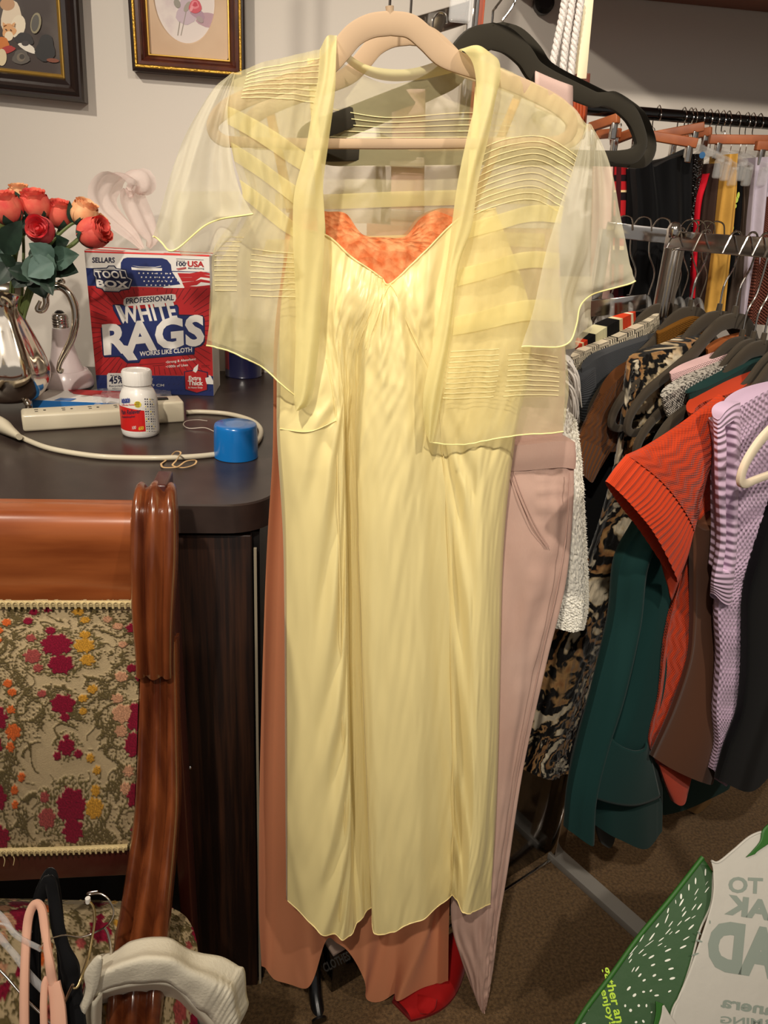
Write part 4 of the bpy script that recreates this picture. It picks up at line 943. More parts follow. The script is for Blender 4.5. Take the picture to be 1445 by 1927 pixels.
# ---------------- pink jumpsuit
M_ju = mat('pink_twill',(198,166,152),.85,bump=('stretch',420,.25,.001,(1,1,.35)),sheen=.15,var=(7,(188,154,140)))
ju = thing('jumpsuit', (.36,.93,0.0), 'dusty pink cotton jumpsuit on the dark hanger, right of the yellow dress', 'jumpsuit')
def jf(u,v): return .008*sin(u*7+v*2)*min(1,v*4)*max(0,1-v)+.005*mnoise.noise(Vector((u*10,v*12,8)))+.0028*mnoise.noise(Vector((u*3,v*46,2)))*(u>.6)
shell('bib', [(.945,[(690,420),(760,425),(830,430),(900,430),(980,430),(1050,430)]),(.94,[(690,560),(760,560),(830,560),(900,560),(980,560),(1056,560)]),(.935,[(690,700),(760,700),(830,700),(900,700),(980,700),(1064,700)]),(.93,[(690,850),(760,850),(830,850),(900,850),(980,845),(1058,828)])], M_ju, ju, depth=.03, nu=50, nv=40, fn=lambda u,v:.004*mnoise.noise(Vector((u*8,v*8,1))))
shell('waistband', [(.912,[(700,838),(800,840),(900,838),(985,832),(1050,826),(1082,832)]),(.910,[(700,862),(800,864),(900,862),(985,858),(1050,852),(1084,858)]),(.912,[(700,886),(800,888),(900,884),(985,880),(1050,876),(1083,882)])], M_ju, ju, depth=.06, nu=50, nv=10)
shell('leg', [(.915,[(740,880),(850,880),(930,880),(1000,878),(1045,876),(1080,880)]),(.91,[(740,960),(850,960),(930,960),(1000,960),(1045,960),(1078,960)]),(.905,[(760,1100),(850,1100),(920,1100),(980,1100),(1030,1100),(1064,1100)]),(.90,[(790,1250),(850,1250),(910,1250),(960,1250),(1000,1250),(1028,1250)]),(.895,[(820,1450),(860,1450),(905,1450),(940,1450),(965,1450),(984,1450)]),(.89,[(846,1640),(870,1640),(900,1640),(920,1640),(938,1640),(955,1640)]),(.885,[(850,1740),(870,1740),(895,1740),(915,1740),(928,1740),(938,1740)]),(.882,[(866,1800),(880,1803),(896,1804),(910,1804),(920,1803),(931,1800)]),(.880,[(884,1850),(892,1856),(900,1858),(908,1858),(916,1856),(923,1850)]),(.880,[(897,1882),(901,1888),(905,1892),(908,1893),(911,1890),(915,1882)])], M_ju, ju, depth=.06, bulge=.014, nu=60, nv=120, fn=jf)
def seam(mb_, path, r=.0007, f=PY, n=40): return mb_.tube(spl([f(*q) for q in path],n), r, 5)
mb = MB()
for dx_ in (0,6): seam(mb,[(960+dx_,888,.897),(975+dx_,930,.892),(1000+dx_,985,.888),(1030+dx_*.6,1030,.886)])
seam(mb,[(1072,890,.896),(1066,1000,.89),(1048,1110,.886),(1018,1240,.882),(975,1450,.878),(945,1640,.874),(929,1760,.87)],.0009,n=90)
mb.build('stitching', mat('pink_thread',(190,156,144),.8), ju)
sheet('strap', [(.93,[(736,168),(800,168)]),(.945,[(738,240),(800,240)]),(.945,[(736,330),(798,330)]),(.94,[(735,440),(798,440)])], mat('pink_strap',(206,176,166),.85,bump=('noise',300,.2,.001)), ju, nu=8, nv=30, thick=.003)
so = []
for (dy,do) in ((62,-.008),(35,-.009),(8,-.009),(-1,-.006),(-4,.0),(-2,.006)): so.append([PDk(1006,140+dy,do-.001),PDk(1024,148+dy,do-.001),PDk(1048,158+dy,do-.001),PDk(1076,168+dy,do-.001)])
sheet('strap', so, MATS['pink_strap'], ju, f=lambda p_:p_, nu=8, nv=30, thick=.002) if False else None
G = grid(so,8,30); mb = MB(); addgrid(mb,G); o_ = mb.build('strap', MATS['pink_strap'], ju, ang=180); md = o_.modifiers.new('t','SOLIDIFY'); md.thickness=.002
for y in (305,405): MB().box(PY(766,y,.938),(.04,.003,.012),bev=.001).build('buckle', mat('grey_buckle',(170,160,158),.4,.6), ju)
# ---------------- yellow slip dress
M_ye = mat('yellow_satin',(240,223,160),.33,sheen=.25,spec=.4,trans=.12,bump=('stretch',34,.16,.004,(1,1,.22)))
yd = thing('slip_dress', (.12,.86,.1), 'pale yellow satin slip dress with V neck and panelled skirt, front and centre', 'dress')
B=.845; Rr=.030
yr = [
 [(548,430,.87),(612,442,.868),(660,483,.866),(700,510,.864),(718,523,.862),(735,533,.86),(795,478,.862),(868,408,.866),(932,392,.87)],
 [(530,560,.865),(606,560,.860),(645,565,.856),(690,572,.85),(712,568,.846),(735,562,.842),(792,575,.850),(880,560,.858),(988,545,.868)],
 [(526,640,.865),(608,640,.858),(642,640,.856),(668,650,.862),(692,640,.842),(738,640,.838),(802,645,.848),(890,640,.856),(1000,630,.868)],
 [(528,730,.862),(628,735,.85),(650,735,.862),(668,735,.870),(683,720,.842),(750,725,.838),(822,730,.848),(900,725,.852),(985,715,.866)],
 [(527,818,.858),(634,820,.842),(650,830,.862),(668,830,.872),(677,830,.842),(760,830,.836),(832,830,.850),(900,830,.845),(964,830,.862)],
 [(538,1000,.855),(638,1000,.840),(654,1000,.864),(672,1000,.872),(681,1000,.840),(765,1000,.835),(842,1000,.850),(895,1000,.842),(943,1000,.858)],
 [(540,1300,.850),(643,1300,.838),(657,1300,.862),(682,1300,.869),(691,1300,.838),(775,1300,.830),(849,1300,.850),(895,1300,.838),(937,1300,.852)],
 [(541,1550,.848),(650,1550,.832),(662,1550,.858),(692,1550,.866),(700,1550,.834),(780,1550,.826),(852,1550,.852),(892,1550,.834),(930,1550,.848)],
 [(541,1698,.846),(638,1760,.828),(672,1743,.845),(698,1704,.858),(707,1754,.832),(775,1730,.824),(848,1690,.850),(872,1702,.832),(924,1706,.846)]]
def yf(u,v):
    a = .0011*mnoise.noise(Vector((u*60+v*30,v*14,17)))*min(1,v*4)+.0042*mnoise.noise(Vector((u*22,v*7,1)))+.0012*mnoise.noise(Vector((u*50,v*22,6)))
    a -= .011*abs(sin(pi*min(u/.125,1)))*max(0,min(1,(v-.3)*4)) if u<.125 else 0
    a -= .009*sin(pi*(u-.5)/.25)*max(0,min(1,(v-.12)*4)) if .5<u<.75 else 0
    a -= .012*sin(pi*(u-.77)/.23)*max(0,min(1,(v-.4)*4)) if u>.77 else 0
    a += .006*mnoise.noise(Vector((u*9,v*2.2,21)))*min(1,v*5)
    # drag lines beside the two seams
    s1 = exp(-((u-.11)/.045)**2); s2 = exp(-((u-.80)/.05)**2)
    env = max(0,min(1,(v-.40)*6))
    a += .0085*s1*env*sin((v*60+u*95)+3*mnoise.noise(Vector((u*6,v*5,3))))*(.4+.6*max(0,mnoise.noise(Vector((u*3,v*9,9)))+.35))
    a += .0095*s2*env*sin((v*64-u*85)+3*mnoise.noise(Vector((u*6,v*5,5))))*(.3+.7*max(0,mnoise.noise(Vector((u*3,v*9,12)))+.3))
    # gathers under the V
    g = exp(-((v-.17)/.10)**2)
    a += .0020*g*sin(u*120)*exp(-((u-.62)/.16)**2)+.003*g*mnoise.noise(Vector((u*30,v*14,3)))
    a += .004*sin(u*26+1)*max(0,min(1,(v-.55)*3))*(u<.38 or u>.75)
    return a
G = grid(pts(yr),260,300); G = fold(G, yf, AW); mb = MB(); addgrid(mb,G)
def mixr(f_,Yb): return [(Yb,[(548+(932-548)*i/8, f_[0]) for i in range(9)])]
back = [(.885,[(548,560),(640,560),(735,560),(830,560),(932,560)]),(.882,[(528,720),(640,720),(750,720),(860,720),(985,720)]),(.88,[(528,830),(640,830),(750,830),(860,830),(962,830)]),(.875,[(541,1100),(640,1100),(740,1100),(850,1100),(939,1100)]),(.870,[(543,1500),(640,1500),(740,1500),(850,1500),(930,1500)]),(.866,[(545,1690),(640,1700),(740,1700),(850,1682),(915,1680)])]
Gb = fold(grid(pts(back),80,60), lambda u,v:.003*sin(u*22), AW)
FP = mb.build('front_panels', M_ye, yd, ang=180)
mb = MB(); addgrid(mb,Gb)
for side in (0,-1):   # side gussets joining front to back
    nv_=60; ff=[G[int((len(G)-1)*(.13+.87*j/59))][side] for j in range(60)]; bb=[Gb[j][side] for j in range(60)]
    addgrid(mb,[[a,a.lerp(b,.5)+Vector(((-.004 if side==0 else .004),0,0)),b] for a,b in zip(ff,bb)])
mb.build('back_panel', M_ye, yd, ang=180)
M_yth = mat('yellow_seam',(236,216,152),.6)
def gp(u,v,d=.0012): 
    j=v*(len(G)-1); i=u*(len(G[0])-1); return G[int(j)][int(i)]-AW*d
mb = MB()
for (us,vs) in (([.125]*7,[.36,.45,.55,.65,.78,.88,.985]),([.75]*7,[.36,.45,.55,.65,.78,.88,.985]),([.625,.58,.53,.50],[.01,.09,.18,.28]),([.625,.66,.70,.745],[.01,.1,.2,.34]),([.0,.06,.125],[.49,.49,.47]),([.125,.125],[.3,.36])):
    mb.tube(spl([gp(u,v) for u,v in zip(us,vs)],40), .0007, 5)
mb.tube(spl([gp(i/40,.0,.0006) for i in range(41)],120), .0011, 6)
mb.tube(spl([gp(i/80,1,.0) for i in range(81)],200), .0009, 6)
mb.build('stitching', M_yth, FP)
for (a,b) in (((606,440),(585,110)),((880,405),(905,118))):
    sheet('strap', [(.868,[(a[0]-7,a[1]),(a[0]+7,a[1])]),(.872,[((a[0]+b[0])/2-7,(a[1]+b[1])/2),((a[0]+b[0])/2+7,(a[1]+b[1])/2)]),(.875,[(b[0]-7,b[1]),(b[0]+7,b[1])])], M_ye, yd, nu=4, nv=14, thick=.0012)
# ---------------- sheer jacket
M_sh = mat('sheer_voile',(243,233,184),.85,alpha=.47,trans=.5,bump=('noise',160,.25,.002))
M_shs = mat('sheer_voile_sleeve',(244,238,210),.85,alpha=.52,trans=.5,bump=('noise',60,.3,.004))
M_bd = mat('folded_voile_band',(245,235,176),.8,alpha=.82,trans=.45,bump=('noise',90,.25,.002))
M_bd2 = mat('voile_strip',(244,233,170),.8,alpha=.62,trans=.45)
M_th = mat('cream_tuck',(246,232,176),.7)
jk = thing('sheer_jacket', (.12,.86,1.0), 'sheer pale yellow voile jacket with flutter sleeves over the slip dress', 'jacket')
def jw(s,a=.004): return lambda u,v: a*mnoise.noise(Vector((u*5+s,v*6,s)))+a*.4*mnoise.noise(Vector((u*16+s,v*14,s)))
back_rows = [(.897,[(440,150),(520,122),(600,100),(650,122),(735,158),(860,130),(940,135),(1020,172),(1104,238)]),(.905,[(442,260),(520,260),(600,260),(650,262),(735,262),(860,262),(940,262),(1010,262),(1088,262)]),(.905,[(470,390),(530,390),(600,390),(650,390),(735,390),(860,390),(930,390),(990,390),(1052,390)]),(.905,[(402,520),(500,520),(600,520),(650,520),(735,520),(860,520),(930,520),(990,520),(1050,520)]),(.905,[(392,640),(470,670),(560,720),(650,740),(735,745),(860,750),(930,750),(1000,750),(1062,745)])]
JB = sheet('back', back_rows, M_sh, jk, nu=60, nv=50, fn=jw(1,.003))
fl_rows = [(.868,[(440,138),(500,116),(560,102),(604,92)]),(.852,[(426,212),(480,216),(540,226),(592,238)]),(.850,[(440,300),(485,310),(530,322),(580,332)]),(.848,[(455,385),(490,392),(530,405),(570,420)]),(.842,[(402,470),(455,470),(510,476),(566,480)]),(.838,[(400,560),(450,562),(510,566),(566,568)]),(.832,[(388,650),(434,662),(490,690),(556,745)])]
JL = sheet('front_left', fl_rows, M_sh, jk, nu=50, nv=60, fn=jw(3,.006))
fr_rows = [(.868,[(938,126),(1000,154),(1060,188),(1108,236)]),(.852,[(905,290),(960,285),(1020,280),(1084,300)]),(.848,[(872,420),(940,408),(1000,400),(1056,410)]),(.842,[(858,520),(920,510),(990,500),(1052,510)]),(.838,[(846,640),(920,635),(990,630),(1062,640)]),(.834,[(830,740),(910,738),(990,732),(1070,735)]),(.830,[(808,832),(870,837),(960,821),(1060,812)])]
JR = sheet('front_right', fr_rows, M_sh, jk, nu=50, nv=60, fn=jw(5,.006))
M_bd.use_backface_culling=False
lbr = [(.872,[(602,92),(615,72),(634,66)]),(.850,[(598,150),(614,140),(632,108)]),(.838,[(588,205),(608,200),(630,175)]),(.832,[(574,285),(596,284),(618,270)]),(.830,[(554,362),(582,360),(608,352)]),(.830,[(551,442),(580,440),(611,432)]),(.828,[(556,560),(580,560),(604,560)]),(.826,[(556,650),(577,650),(600,652)]),(.824,[(553,738),(570,742),(586,752)]),(.824,[(555,768),(558,770),(562,772)])]
def bandf(u,v): return -.009*sin(pi*u)+.002*sin(u*9+v*14)
sheet('collar_band', lbr, M_bd, jk, nu=20, nv=80, fn=bandf)
rbr = [(.885,[(860,104),(866,98),(872,96)]),(.855,[(868,92),(900,90),(930,106)]),(.845,[(890,120),(915,120),(941,142)]),(.836,[(895,180),(915,184),(932,190)]),(.832,[(880,250),(900,252),(920,258)]),(.830,[(864,330),(882,335),(900,340)]),(.828,[(851,420),(868,425),(886,430)]),(.826,[(840,500),(850,502),(862,505)]),(.824,[(820,620),(834,622),(848,625)]),(.822,[(797,740),(812,745),(830,750)]),(.822,[(800,812),(806,828),(814,832)])]
sheet('collar_band', rbr, M_bd, jk, nu=20, nv=90, fn=bandf)
sheet('neck_band', [(.890,[(634,70),(655,100),(690,122),(735,130),(780,128),(830,112),(868,96)]),(.896,[(636,100),(665,128),(700,146),(740,153),(790,150),(830,142),(880,128)])], M_bd, jk, nu=40, nv=10, fn=lambda u,v:-.004*sin(pi*v))
sheet('neck_band', [(.893,[(634,72),(645,90),(660,104)]),(.865,[(612,140),(625,128),(640,112)])], M_bd, jk, nu=8, nv=8) if False else None
# applied strips
def fstrip(rows_, v_of_u, wv, name, amt=-.0025, u0=0, u1=1, fnj=None):
    Gg = grid(pts(rows_),50,60); Gg = fold(Gg, fnj or (lambda u,v:0), AW); out=[]
    for k in range(5):
        r=[]
        for i in range(40):
            u=u0+(u1-u0)*i/39; v=v_of_u(u)+wv*(k/4-.5); j=min(max(v*59,0),58.99); jj=int(j); f=j-jj; ii=min(int(u*49),48); fi=u*49-ii
            a=Gg[jj][ii].lerp(Gg[jj][ii+1],fi); b=Gg[jj+1][ii].lerp(Gg[jj+1][ii+1],fi); r.append(a.lerp(b,f)+AW*amt)
        out.append(r)
    return out
def tucks(rows_, vs, fnj, name, mbx, u0=0, u1=1, amt=-.0012, curve=0):
    for v in vs:
        g = fstrip(rows_, lambda u: v+curve*(u-.5)**2, 0, '', amt, u0, u1, fnj)[0]
        mbx.tube(g, .00045, 4)
J3, J5, J1 = jw(3,.006), jw(5,.006), jw(1,.003)
for v0 in (.155,.285,.42): sh_g = MB(); addgrid(sh_g, fstrip(fl_rows, lambda u: v0+.02+.12*u, .068, '', -.002, 0,.97, J3)); sh_g.build('voile_strip', M_bd2, JL, ang=180)
for v0 in (.33,.475,.60): sh_g = MB(); addgrid(sh_g, fstrip(fr_rows, lambda u: v0+.03-.035*u, .048, '', -.002, 0.02,1, J5)); sh_g.build('voile_strip', M_bd2, JR, ang=180)
for v0 in (.47,.64): sh_g = MB(); addgrid(sh_g, fstrip(back_rows, lambda u: v0+.01*sin(u*6), .055, '', -.002, .1,.95, J1)); sh_g.build('voile_strip', M_bd2, JB, ang=180)
tm = MB()
tucks(fl_rows, [.02+.013*k for k in range(8)], J3, '', tm, .15,1); tucks(fl_rows, [.62+.017*k for k in range(12)], J3, '', tm, .03,.3); tucks(fl_rows, [.66+.02*k for k in range(9)], J3, '', tm, .45,.98)
tm.build('stitching', M_th, JL); tm = MB()
tucks(fr_rows, [.13+.0165*k for k in range(11)], J5, '', tm, .0,1,-.0012,.1); tucks(fr_rows, [.70+.0165*k for k in range(10)], J5, '', tm, .02,.42); tucks(fr_rows, [.72+.0165*k for k in range(9)], J5, '', tm, .5,.92)
tm.build('stitching', M_th, JR); tm = MB()
tucks(back_rows, [.155+.022*k for k in range(6)], J1, '', tm, .22,.80)
tm.build('stitching', M_th, JB)
# sleeves
ls = [(.868,[(437,136),(439,136),(441,137),(443,138)]),(.850,[(398,170),(410,175),(420,186),(430,200)]),(.838,[(345,258),(372,262),(402,268),(434,276)]),(.828,[(314,345),(350,345),(396,345),(450,350)]),(.820,[(296,405),(338,402),(396,400),(470,390)]),(.816,[(283,446),(326,474),(372,432),(430,414),(478,402)][0:1]+[(330,470),(392,420),(478,402)])]
def slf(u,v): return .018*v*sin(u*10+1)+.004*mnoise.noise(Vector((u*9,v*6,3)))
SL1 = sheet('sleeve', ls, M_shs, jk, nu=60, nv=60, fn=slf)
sheet('sleeve_underlayer', [(.845,[(330,360),(370,360),(410,360),(450,360)]),(.842,[(318,430),(350,430),(400,430),(445,430)]),(.84,[(330,468),(345,480),(395,478),(412,470)])], M_shs, jk, nu=30, nv=20, fn=lambda u,v:.01*v*sin(u*12))
rs = [(.868,[(1104,234),(1107,233),(1110,233),(1113,236)]),(.846,[(1084,300),(1105,292),(1124,288),(1142,300)]),(.832,[(1053,400),(1090,392),(1126,388),(1163,402)]),(.824,[(1030,485),(1080,478),(1126,472),(1176,484)]),(.818,[(1008,590),(1055,575),(1100,545),(1180,508)]),(.816,[(988,657),(1062,640),(1112,566),(1184,526)])]
SL2 = sheet('sleeve', rs, M_shs, jk, nu=60, nv=60, fn=lambda u,v:.016*v*sin(u*9+2)+.004*mnoise.noise(Vector((u*9,v*6,7))))
sheet('sleeve_underlayer', [(.85,[(1030,520),(1060,520),(1090,520),(1115,520)]),(.85,[(1005,610),(1045,605),(1080,598),(1110,590)]),(.848,[(1040,666),(1072,655),(1100,640),(1112,606)])], M_shs, jk, nu=30, nv=20, fn=lambda u,v:.008*v*sin(u*12))
pm_ = MB()
M_pip = mat('yellow_piping',(242,230,160),.7)
def edge(rows_,fnx,par,nu=60,nv=60,which='b',r=.0009):
    g = fold(grid(pts(rows_),nu,nv), fnx, AW)
    e = g[-1] if which=='b' else [q[0] for q in g] if which=='l' else [q[-1] for q in g]
    MB().tube(e, r, 6).build('piping', M_pip, par, label='rolled yellow hem edging')
edge(ls,slf,SL1); edge(rs,lambda u,v:.016*v*sin(u*9+2)+.004*mnoise.noise(Vector((u*9,v*6,7))),SL2); edge(fl_rows,J3,JL,50,60); edge(fr_rows,J5,JR,50,60)
# ================================================================== left tall rack, ropes, post
def bar(mb, a, b, w, h, up=Vector((0,0,1)), bev=.001):
    a = Vector(a); b = Vector(b); T_ = (b-a).normalized(); s_ = T_.cross(up).normalized(); u_ = s_.cross(T_)
    R = Matrix((T_,s_,u_)).transposed(); return mb.box((a+b)/2, ((b-a).length,w,h), R, bev)
r0 = thing('garment_rack', PY(885,300,1.22)*1, 'tall chrome garment rack seen above the beige hanger', 'garment rack')
r0.location.z = 0
pA = PY(888,20,1.22)
bar(MB(), (pA.x,1.22,0.0),(pA.x,1.22,1.95),.016,.022,Vector((0,1,0))).build('post', M_chrome, r0)
bar(MB(), PY(700,78,1.10),PY(884,22,1.22),.012,.026).build('arm', M_chrome, r0)
pW = PY(901,20,1.26)
bar(MB(), (pW.x,1.26,1.2),(pW.x,1.26,1.95),.014,.012,Vector((0,1,0))).build('wood_strip', mat('orange_wood',(176,74,36),.4), r0, label='orange brown wood strip')
p_ = PY(877,200,1.18); MB().tube([(p_.x,1.18,.9),(p_.x,1.18,1.72)],.002,8).build('rod', M_chrome, r0)
t = thing('clip_hanger', PY(850,20,1.17), 'clear plastic clip hanger with steel hook on the tall chrome rack', 'hanger')
MB().tube(spl([PY(814,52,1.15),PY(816,34,1.15),PY(826,24,1.15),PY(838,28,1.15),PY(840,44,1.15)],20),.0015,8).build('hook', M_chrome, t)
MB().box(PY(866,18,1.16),(.03,.012,.03),bev=.004).build('clip', M_clear, t)
M_rope = mat('white_cotton_rope',(222,214,208),.95,bump=('noise',300,.5,.003))
for path,lb_ in (([(1066,-30),(1060,20),(1050,70),(1040,120),(1034,165)],'white braided cotton rope, leftmost of the three beside the shelf'),([(1080,-30),(1074,20),(1066,70),(1060,120),(1056,165)],'white braided cotton rope, middle one of three beside the shelf'),([(1097,-30),(1090,20),(1082,70),(1076,120),(1072,175)],'white braided cotton rope, nearest to the cream wooden post')):
    P_ = spl([PY(x,y,1.12) for x,y in path],90); mb = MB()
    for ph in (0,2.09,4.19): mb.tube([p_+Vector((.0024*cos(i*.42+ph),.0024*sin(i*.42+ph),0)) for i,p_ in enumerate(P_)], .0029, 7)
    mb.build('cotton_rope', M_rope, label=lb_, cat='rope', group='cotton ropes by the post')
p_ = PY(1076,60,1.15)
wp = thing('wooden_post', (p_.x+.02,1.16,0), 'cream painted post with reeded wooden foot behind the dark hangers', 'post')
a0,b0,c0_ = PY(1108,-40,1.16),PY(1100,60,1.16),PY(1091,150,1.16)
bar(MB(), a0, c0_, .014,.015,Vector((0,1,0))).build('painted_board', mat('cream_paint',(240,226,190),.6), wp)
bar(MB(), PY(1093,140,1.165), PY(1084,260,1.165), .02,.022,Vector((0,1,0))).build('wood_board', mat('red_brown_wood',(104,44,24),.4), wp)
mb = MB()
for k in range(6): mb.tube([PY(1070+k*6,166,1.14),PY(1066+k*6,262,1.14)],.0026,8)
mb.build('reeded_panel', mat('orange_wood',(176,74,36),.4), wp)
M_wht = mat('white_cotton',(222,214,204),.85,bump=('noise',30,.3,.01))
for rows_,lb_ in (([(1.12,[(604,214),(640,206),(680,208),(712,226)]),(1.10,[(596,300),(640,300),(690,300),(720,300)]),(1.10,[(600,420),(640,420),(690,420),(716,420)])],'white cotton blouse seen through the jacket below the beige hanger'),
  ([(1.16,[(700,236),(736,200),(780,168),(836,176),(872,240)]),(1.14,[(706,320),(750,310),(790,310),(836,310),(878,330)]),(1.14,[(706,460),(750,460),(790,460),(836,460),(878,460)])],'pale grey linen shirt seen through the jacket, behind the pink strap')):
    g_ = thing('blouse', PY(rows_[-1][1][0][0],rows_[-1][1][0][1],1.12), lb_, 'shirt')
    shell('shirt_body', rows_, M_wht if 'cotton' in lb_ else mat('grey_linen',(196,186,176),.85), g_, depth=.03, nu=30, nv=30, fn=lambda u,v:.006*sin(u*12+v*2))
# ================================================================== far rod with skirts
rodY = 1.62; zr_ = PY(1280,219,rodY).z
rod = thing('hanging_rail', (1.3,rodY,zr_), 'black metal hanging rail of skirts and trousers at the back wall', 'rail')
MB().tube([(.50,rodY,zr_),(2.6,rodY,zr_)], .0115, 20).build('rail', M_blackgloss, rod)
for x in (.52,2.3): MB().tube([(x,rodY,zr_),(x,WY-.005,zr_)],.008,12).build('wall_bracket', M_blackgloss, rod)
M_hw = mat('hanger_wood',(150,80,44),.5,var=(24,(176,100,56)))
M_clr = mat('clear_plastic',(232,232,230),.06,alpha=.2,spec=.9)
def smallhook(x, ztop, zbot, Y, rr=.0013, r=.0165):
    q = [Vector((x,Y-.001,zbot)),Vector((x,Y+.002,(ztop+zbot)/2-.004)),Vector((x,Y+.016,ztop-.02)),Vector((x,Y+r,ztop)),Vector((x,Y,ztop+r)),Vector((x,Y-r,ztop)),Vector((x,Y-r*.8,ztop-.012))]
    return MB().tube(spl(q,30), rr, 6)
def wood_hanger(x1,y1,Y1,x2,y2,Y2,hx,label):
    a,b = PY(x1,y1,Y1),PY(x2,y2,Y2); t = thing('wooden_hanger', (a+b)/2, label, 'hanger', 'wooden hangers on the far rail')
    bar(MB(), a, b, .012,.017,bev=.002).build('board', M_hw, t)
    h_ = PY(hx,230,rodY).x
    c_ = (a+b)/2; smallhook(h_, zr_, c_.z+.008, rodY).build('hook', M_chrome, t)
    for f in (.12,.88):
        q = a.lerp(b,f); MB().box(q+Vector((0,0,-.02)),(.012,.012,.03),bev=.002).build('clip', M_chrome, t)
wood_hanger(1110,240,1.58,1164,222,1.52,1155,'short wooden trouser hanger slanting up, nearest the reeded post')
wood_hanger(1112,254,1.64,1166,250,1.57,1170,'wooden trouser hanger under the slanting short one')
wood_hanger(1150,266,1.60,1206,244,1.54,1186,'wooden skirt hanger seen inside the dark hanger loop')
wood_hanger(1205,252,1.50,1311,270,1.48,1235,'long wooden skirt hanger in front carrying the black skirt')
wood_hanger(1198,262,1.60,1325,238,1.56,1283,'wooden hanger slanting up behind the long front one')
wood_hanger(1260,262,1.66,1339,247,1.60,1296,'rearmost wooden hanger, its end just past the slanting one')
wood_hanger(1334,262,1.56,1500,264,1.54,1368,'wooden hanger above the clear clips at the right frame edge')
wood_hanger(1422,274,1.50,1530,276,1.50,1428,'wooden hanger lowest at the right frame edge')
ci = 0
cl_lab = ['behind the sequinned skirt','above the red skirt','above the first brown skirt','above the mustard trousers','just right of the mustard trousers','above the lime printed skirt','above the grey brown trousers','above the lilac trousers']
for hx,yb in ((1303,285),(1317,290),(1332,300),(1345,290),(1357,300),(1385,300),(1403,305),(1414,300)):
    X_ = PY(hx,230,rodY).x; zb = PY(hx,yb,1.5).z
    t = thing('clip_hanger', (X_,rodY,zb), 'clear plastic clip hanger on the far rail, '+cl_lab[ci], 'hanger', 'clear clip hangers on the far rail'); ci += 1
    smallhook(X_, zr_, zb+.02, rodY).build('hook', M_chrome, t)
    MB().tube(spl([(X_,rodY+.12,zb-.01),(X_,rodY+.05,zb+.012),(X_,rodY,zb+.02),(X_,rodY-.06,zb+.012),(X_,rodY-.15,zb-.012)],16),.006,8,N=(1,0,0),ratio=.6).build('arm', M_clr, t)
    for dy in (-.14,.11): MB().box((X_,rodY+dy,zb-.028),(.016,.014,.034),bev=.004).build('clip', M_clr, t)
def skirt(name, label, cat, rows_, m, depth=.1, fn=None, **k):
    q = rows_[-1][1]; mid = q[len(q)//2]
    t = thing(name, PY(mid[0],mid[1],rows_[-1][0]), label, cat)
    shell('cloth', rows_, m, t, depth=depth, bulge=.012, nu=k.get('nu',40), nv=k.get('nv',40), fn=fn)
    return t
def R3(x0,x1,y0,a0,a1,ym,b0,b1,y1,Y=1.52):
    f=lambda l,r,y:[(l+(r-l)*i/4,y) for i in range(5)]
    return [(Y+.03,f(x0,x1,y0)),(Y+.01,f(a0,a1,ym)),(Y,f(b0,b1,y1))]
M_fblk = mat('black_crepe',(12,12,14),.85,sheen=.15)
skirt('skirt','pale pink skirt, leftmost on the far rail beside the sleeve','skirt',R3(1136,1158,300,1134,1156,400,1130,1152,560,1.56),mat('pale_pink_cloth',(214,176,166),.85))
# plaid
mpl = mat('red_plaid',(140,24,30),.85)
nt = mpl.node_tree; tcn = nt.nodes.new('ShaderNodeTexCoord'); sx = nt.nodes.new('ShaderNodeSeparateXYZ'); nt.links.new(tcn.outputs['UV'], sx.inputs[0])
def band_node(out, k, thr):
    a = nt.nodes.new('ShaderNodeMath'); a.operation='MULTIPLY'; a.inputs[1].default_value=k; nt.links.new(out,a.inputs[0])
    s = nt.nodes.new('ShaderNodeMath'); s.operation='SINE'; nt.links.new(a.outputs[0],s.inputs[0])
    g = nt.nodes.new('ShaderNodeMath'); g.operation='GREATER_THAN'; g.inputs[1].default_value=thr; nt.links.new(s.outputs[0],g.inputs[0]); return g.outputs[0]
mx1 = nt.nodes.new('ShaderNodeMix'); mx1.data_type='RGBA'; nt.links.new(band_node(sx.outputs[1],120,.35),mx1.inputs[0]); mx1.inputs[6].default_value=lin((170,28,34))+(1,); mx1.inputs[7].default_value=lin((24,14,20))+(1,)
mx2 = nt.nodes.new('ShaderNodeMix'); mx2.data_type='RGBA'; nt.links.new(band_node(sx.outputs[1],120,-.999+.03),mx2.inputs[0])
mx3 = nt.nodes.new('ShaderNodeMix'); mx3.data_type='RGBA'; nt.links.new(band_node(sx.outputs[1],60,.985),mx3.inputs[0]); nt.links.new(mx1.outputs[2],mx3.inputs[6]); mx3.inputs[7].default_value=lin((226,200,150))+(1,)
mx4 = nt.nodes.new('ShaderNodeMix'); mx4.data_type='RGBA'; nt.links.new(band_node(sx.outputs[0],260,.5),mx4.inputs[0]); nt.links.new(mx3.outputs[2],mx4.inputs[6]); mx4.inputs[7].default_value=lin((60,14,20))+(1,)
nt.links.new(mx4.outputs[2], nt.nodes['Principled BSDF'].inputs['Base Color'])
skirt('skirt','red and black plaid skirt beside the black skirts','skirt',R3(1156,1180,310,1154,1178,400,1150,1174,560,1.54),mpl)
skirt('skirt','plain black skirt hanging between the plaid one and the wide black skirt','skirt',R3(1176,1212,318,1174,1214,430,1168,1216,600,1.53),M_fblk,fn=lambda u,v:.006*sin(u*12))
skirt('skirt','wide black skirt with curved waist, widest on the far rail','skirt',[(1.52,[(1196,318),(1214,306),(1230,314),(1254,300),(1284,292),(1304,276)]),(1.50,[(1200,420),(1220,420),(1240,420),(1262,420),(1284,420),(1300,420)]),(1.49,[(1190,620),(1214,620),(1240,620),(1262,620),(1280,620),(1296,620)])],M_fblk,fn=lambda u,v:.008*sin(u*16+1))
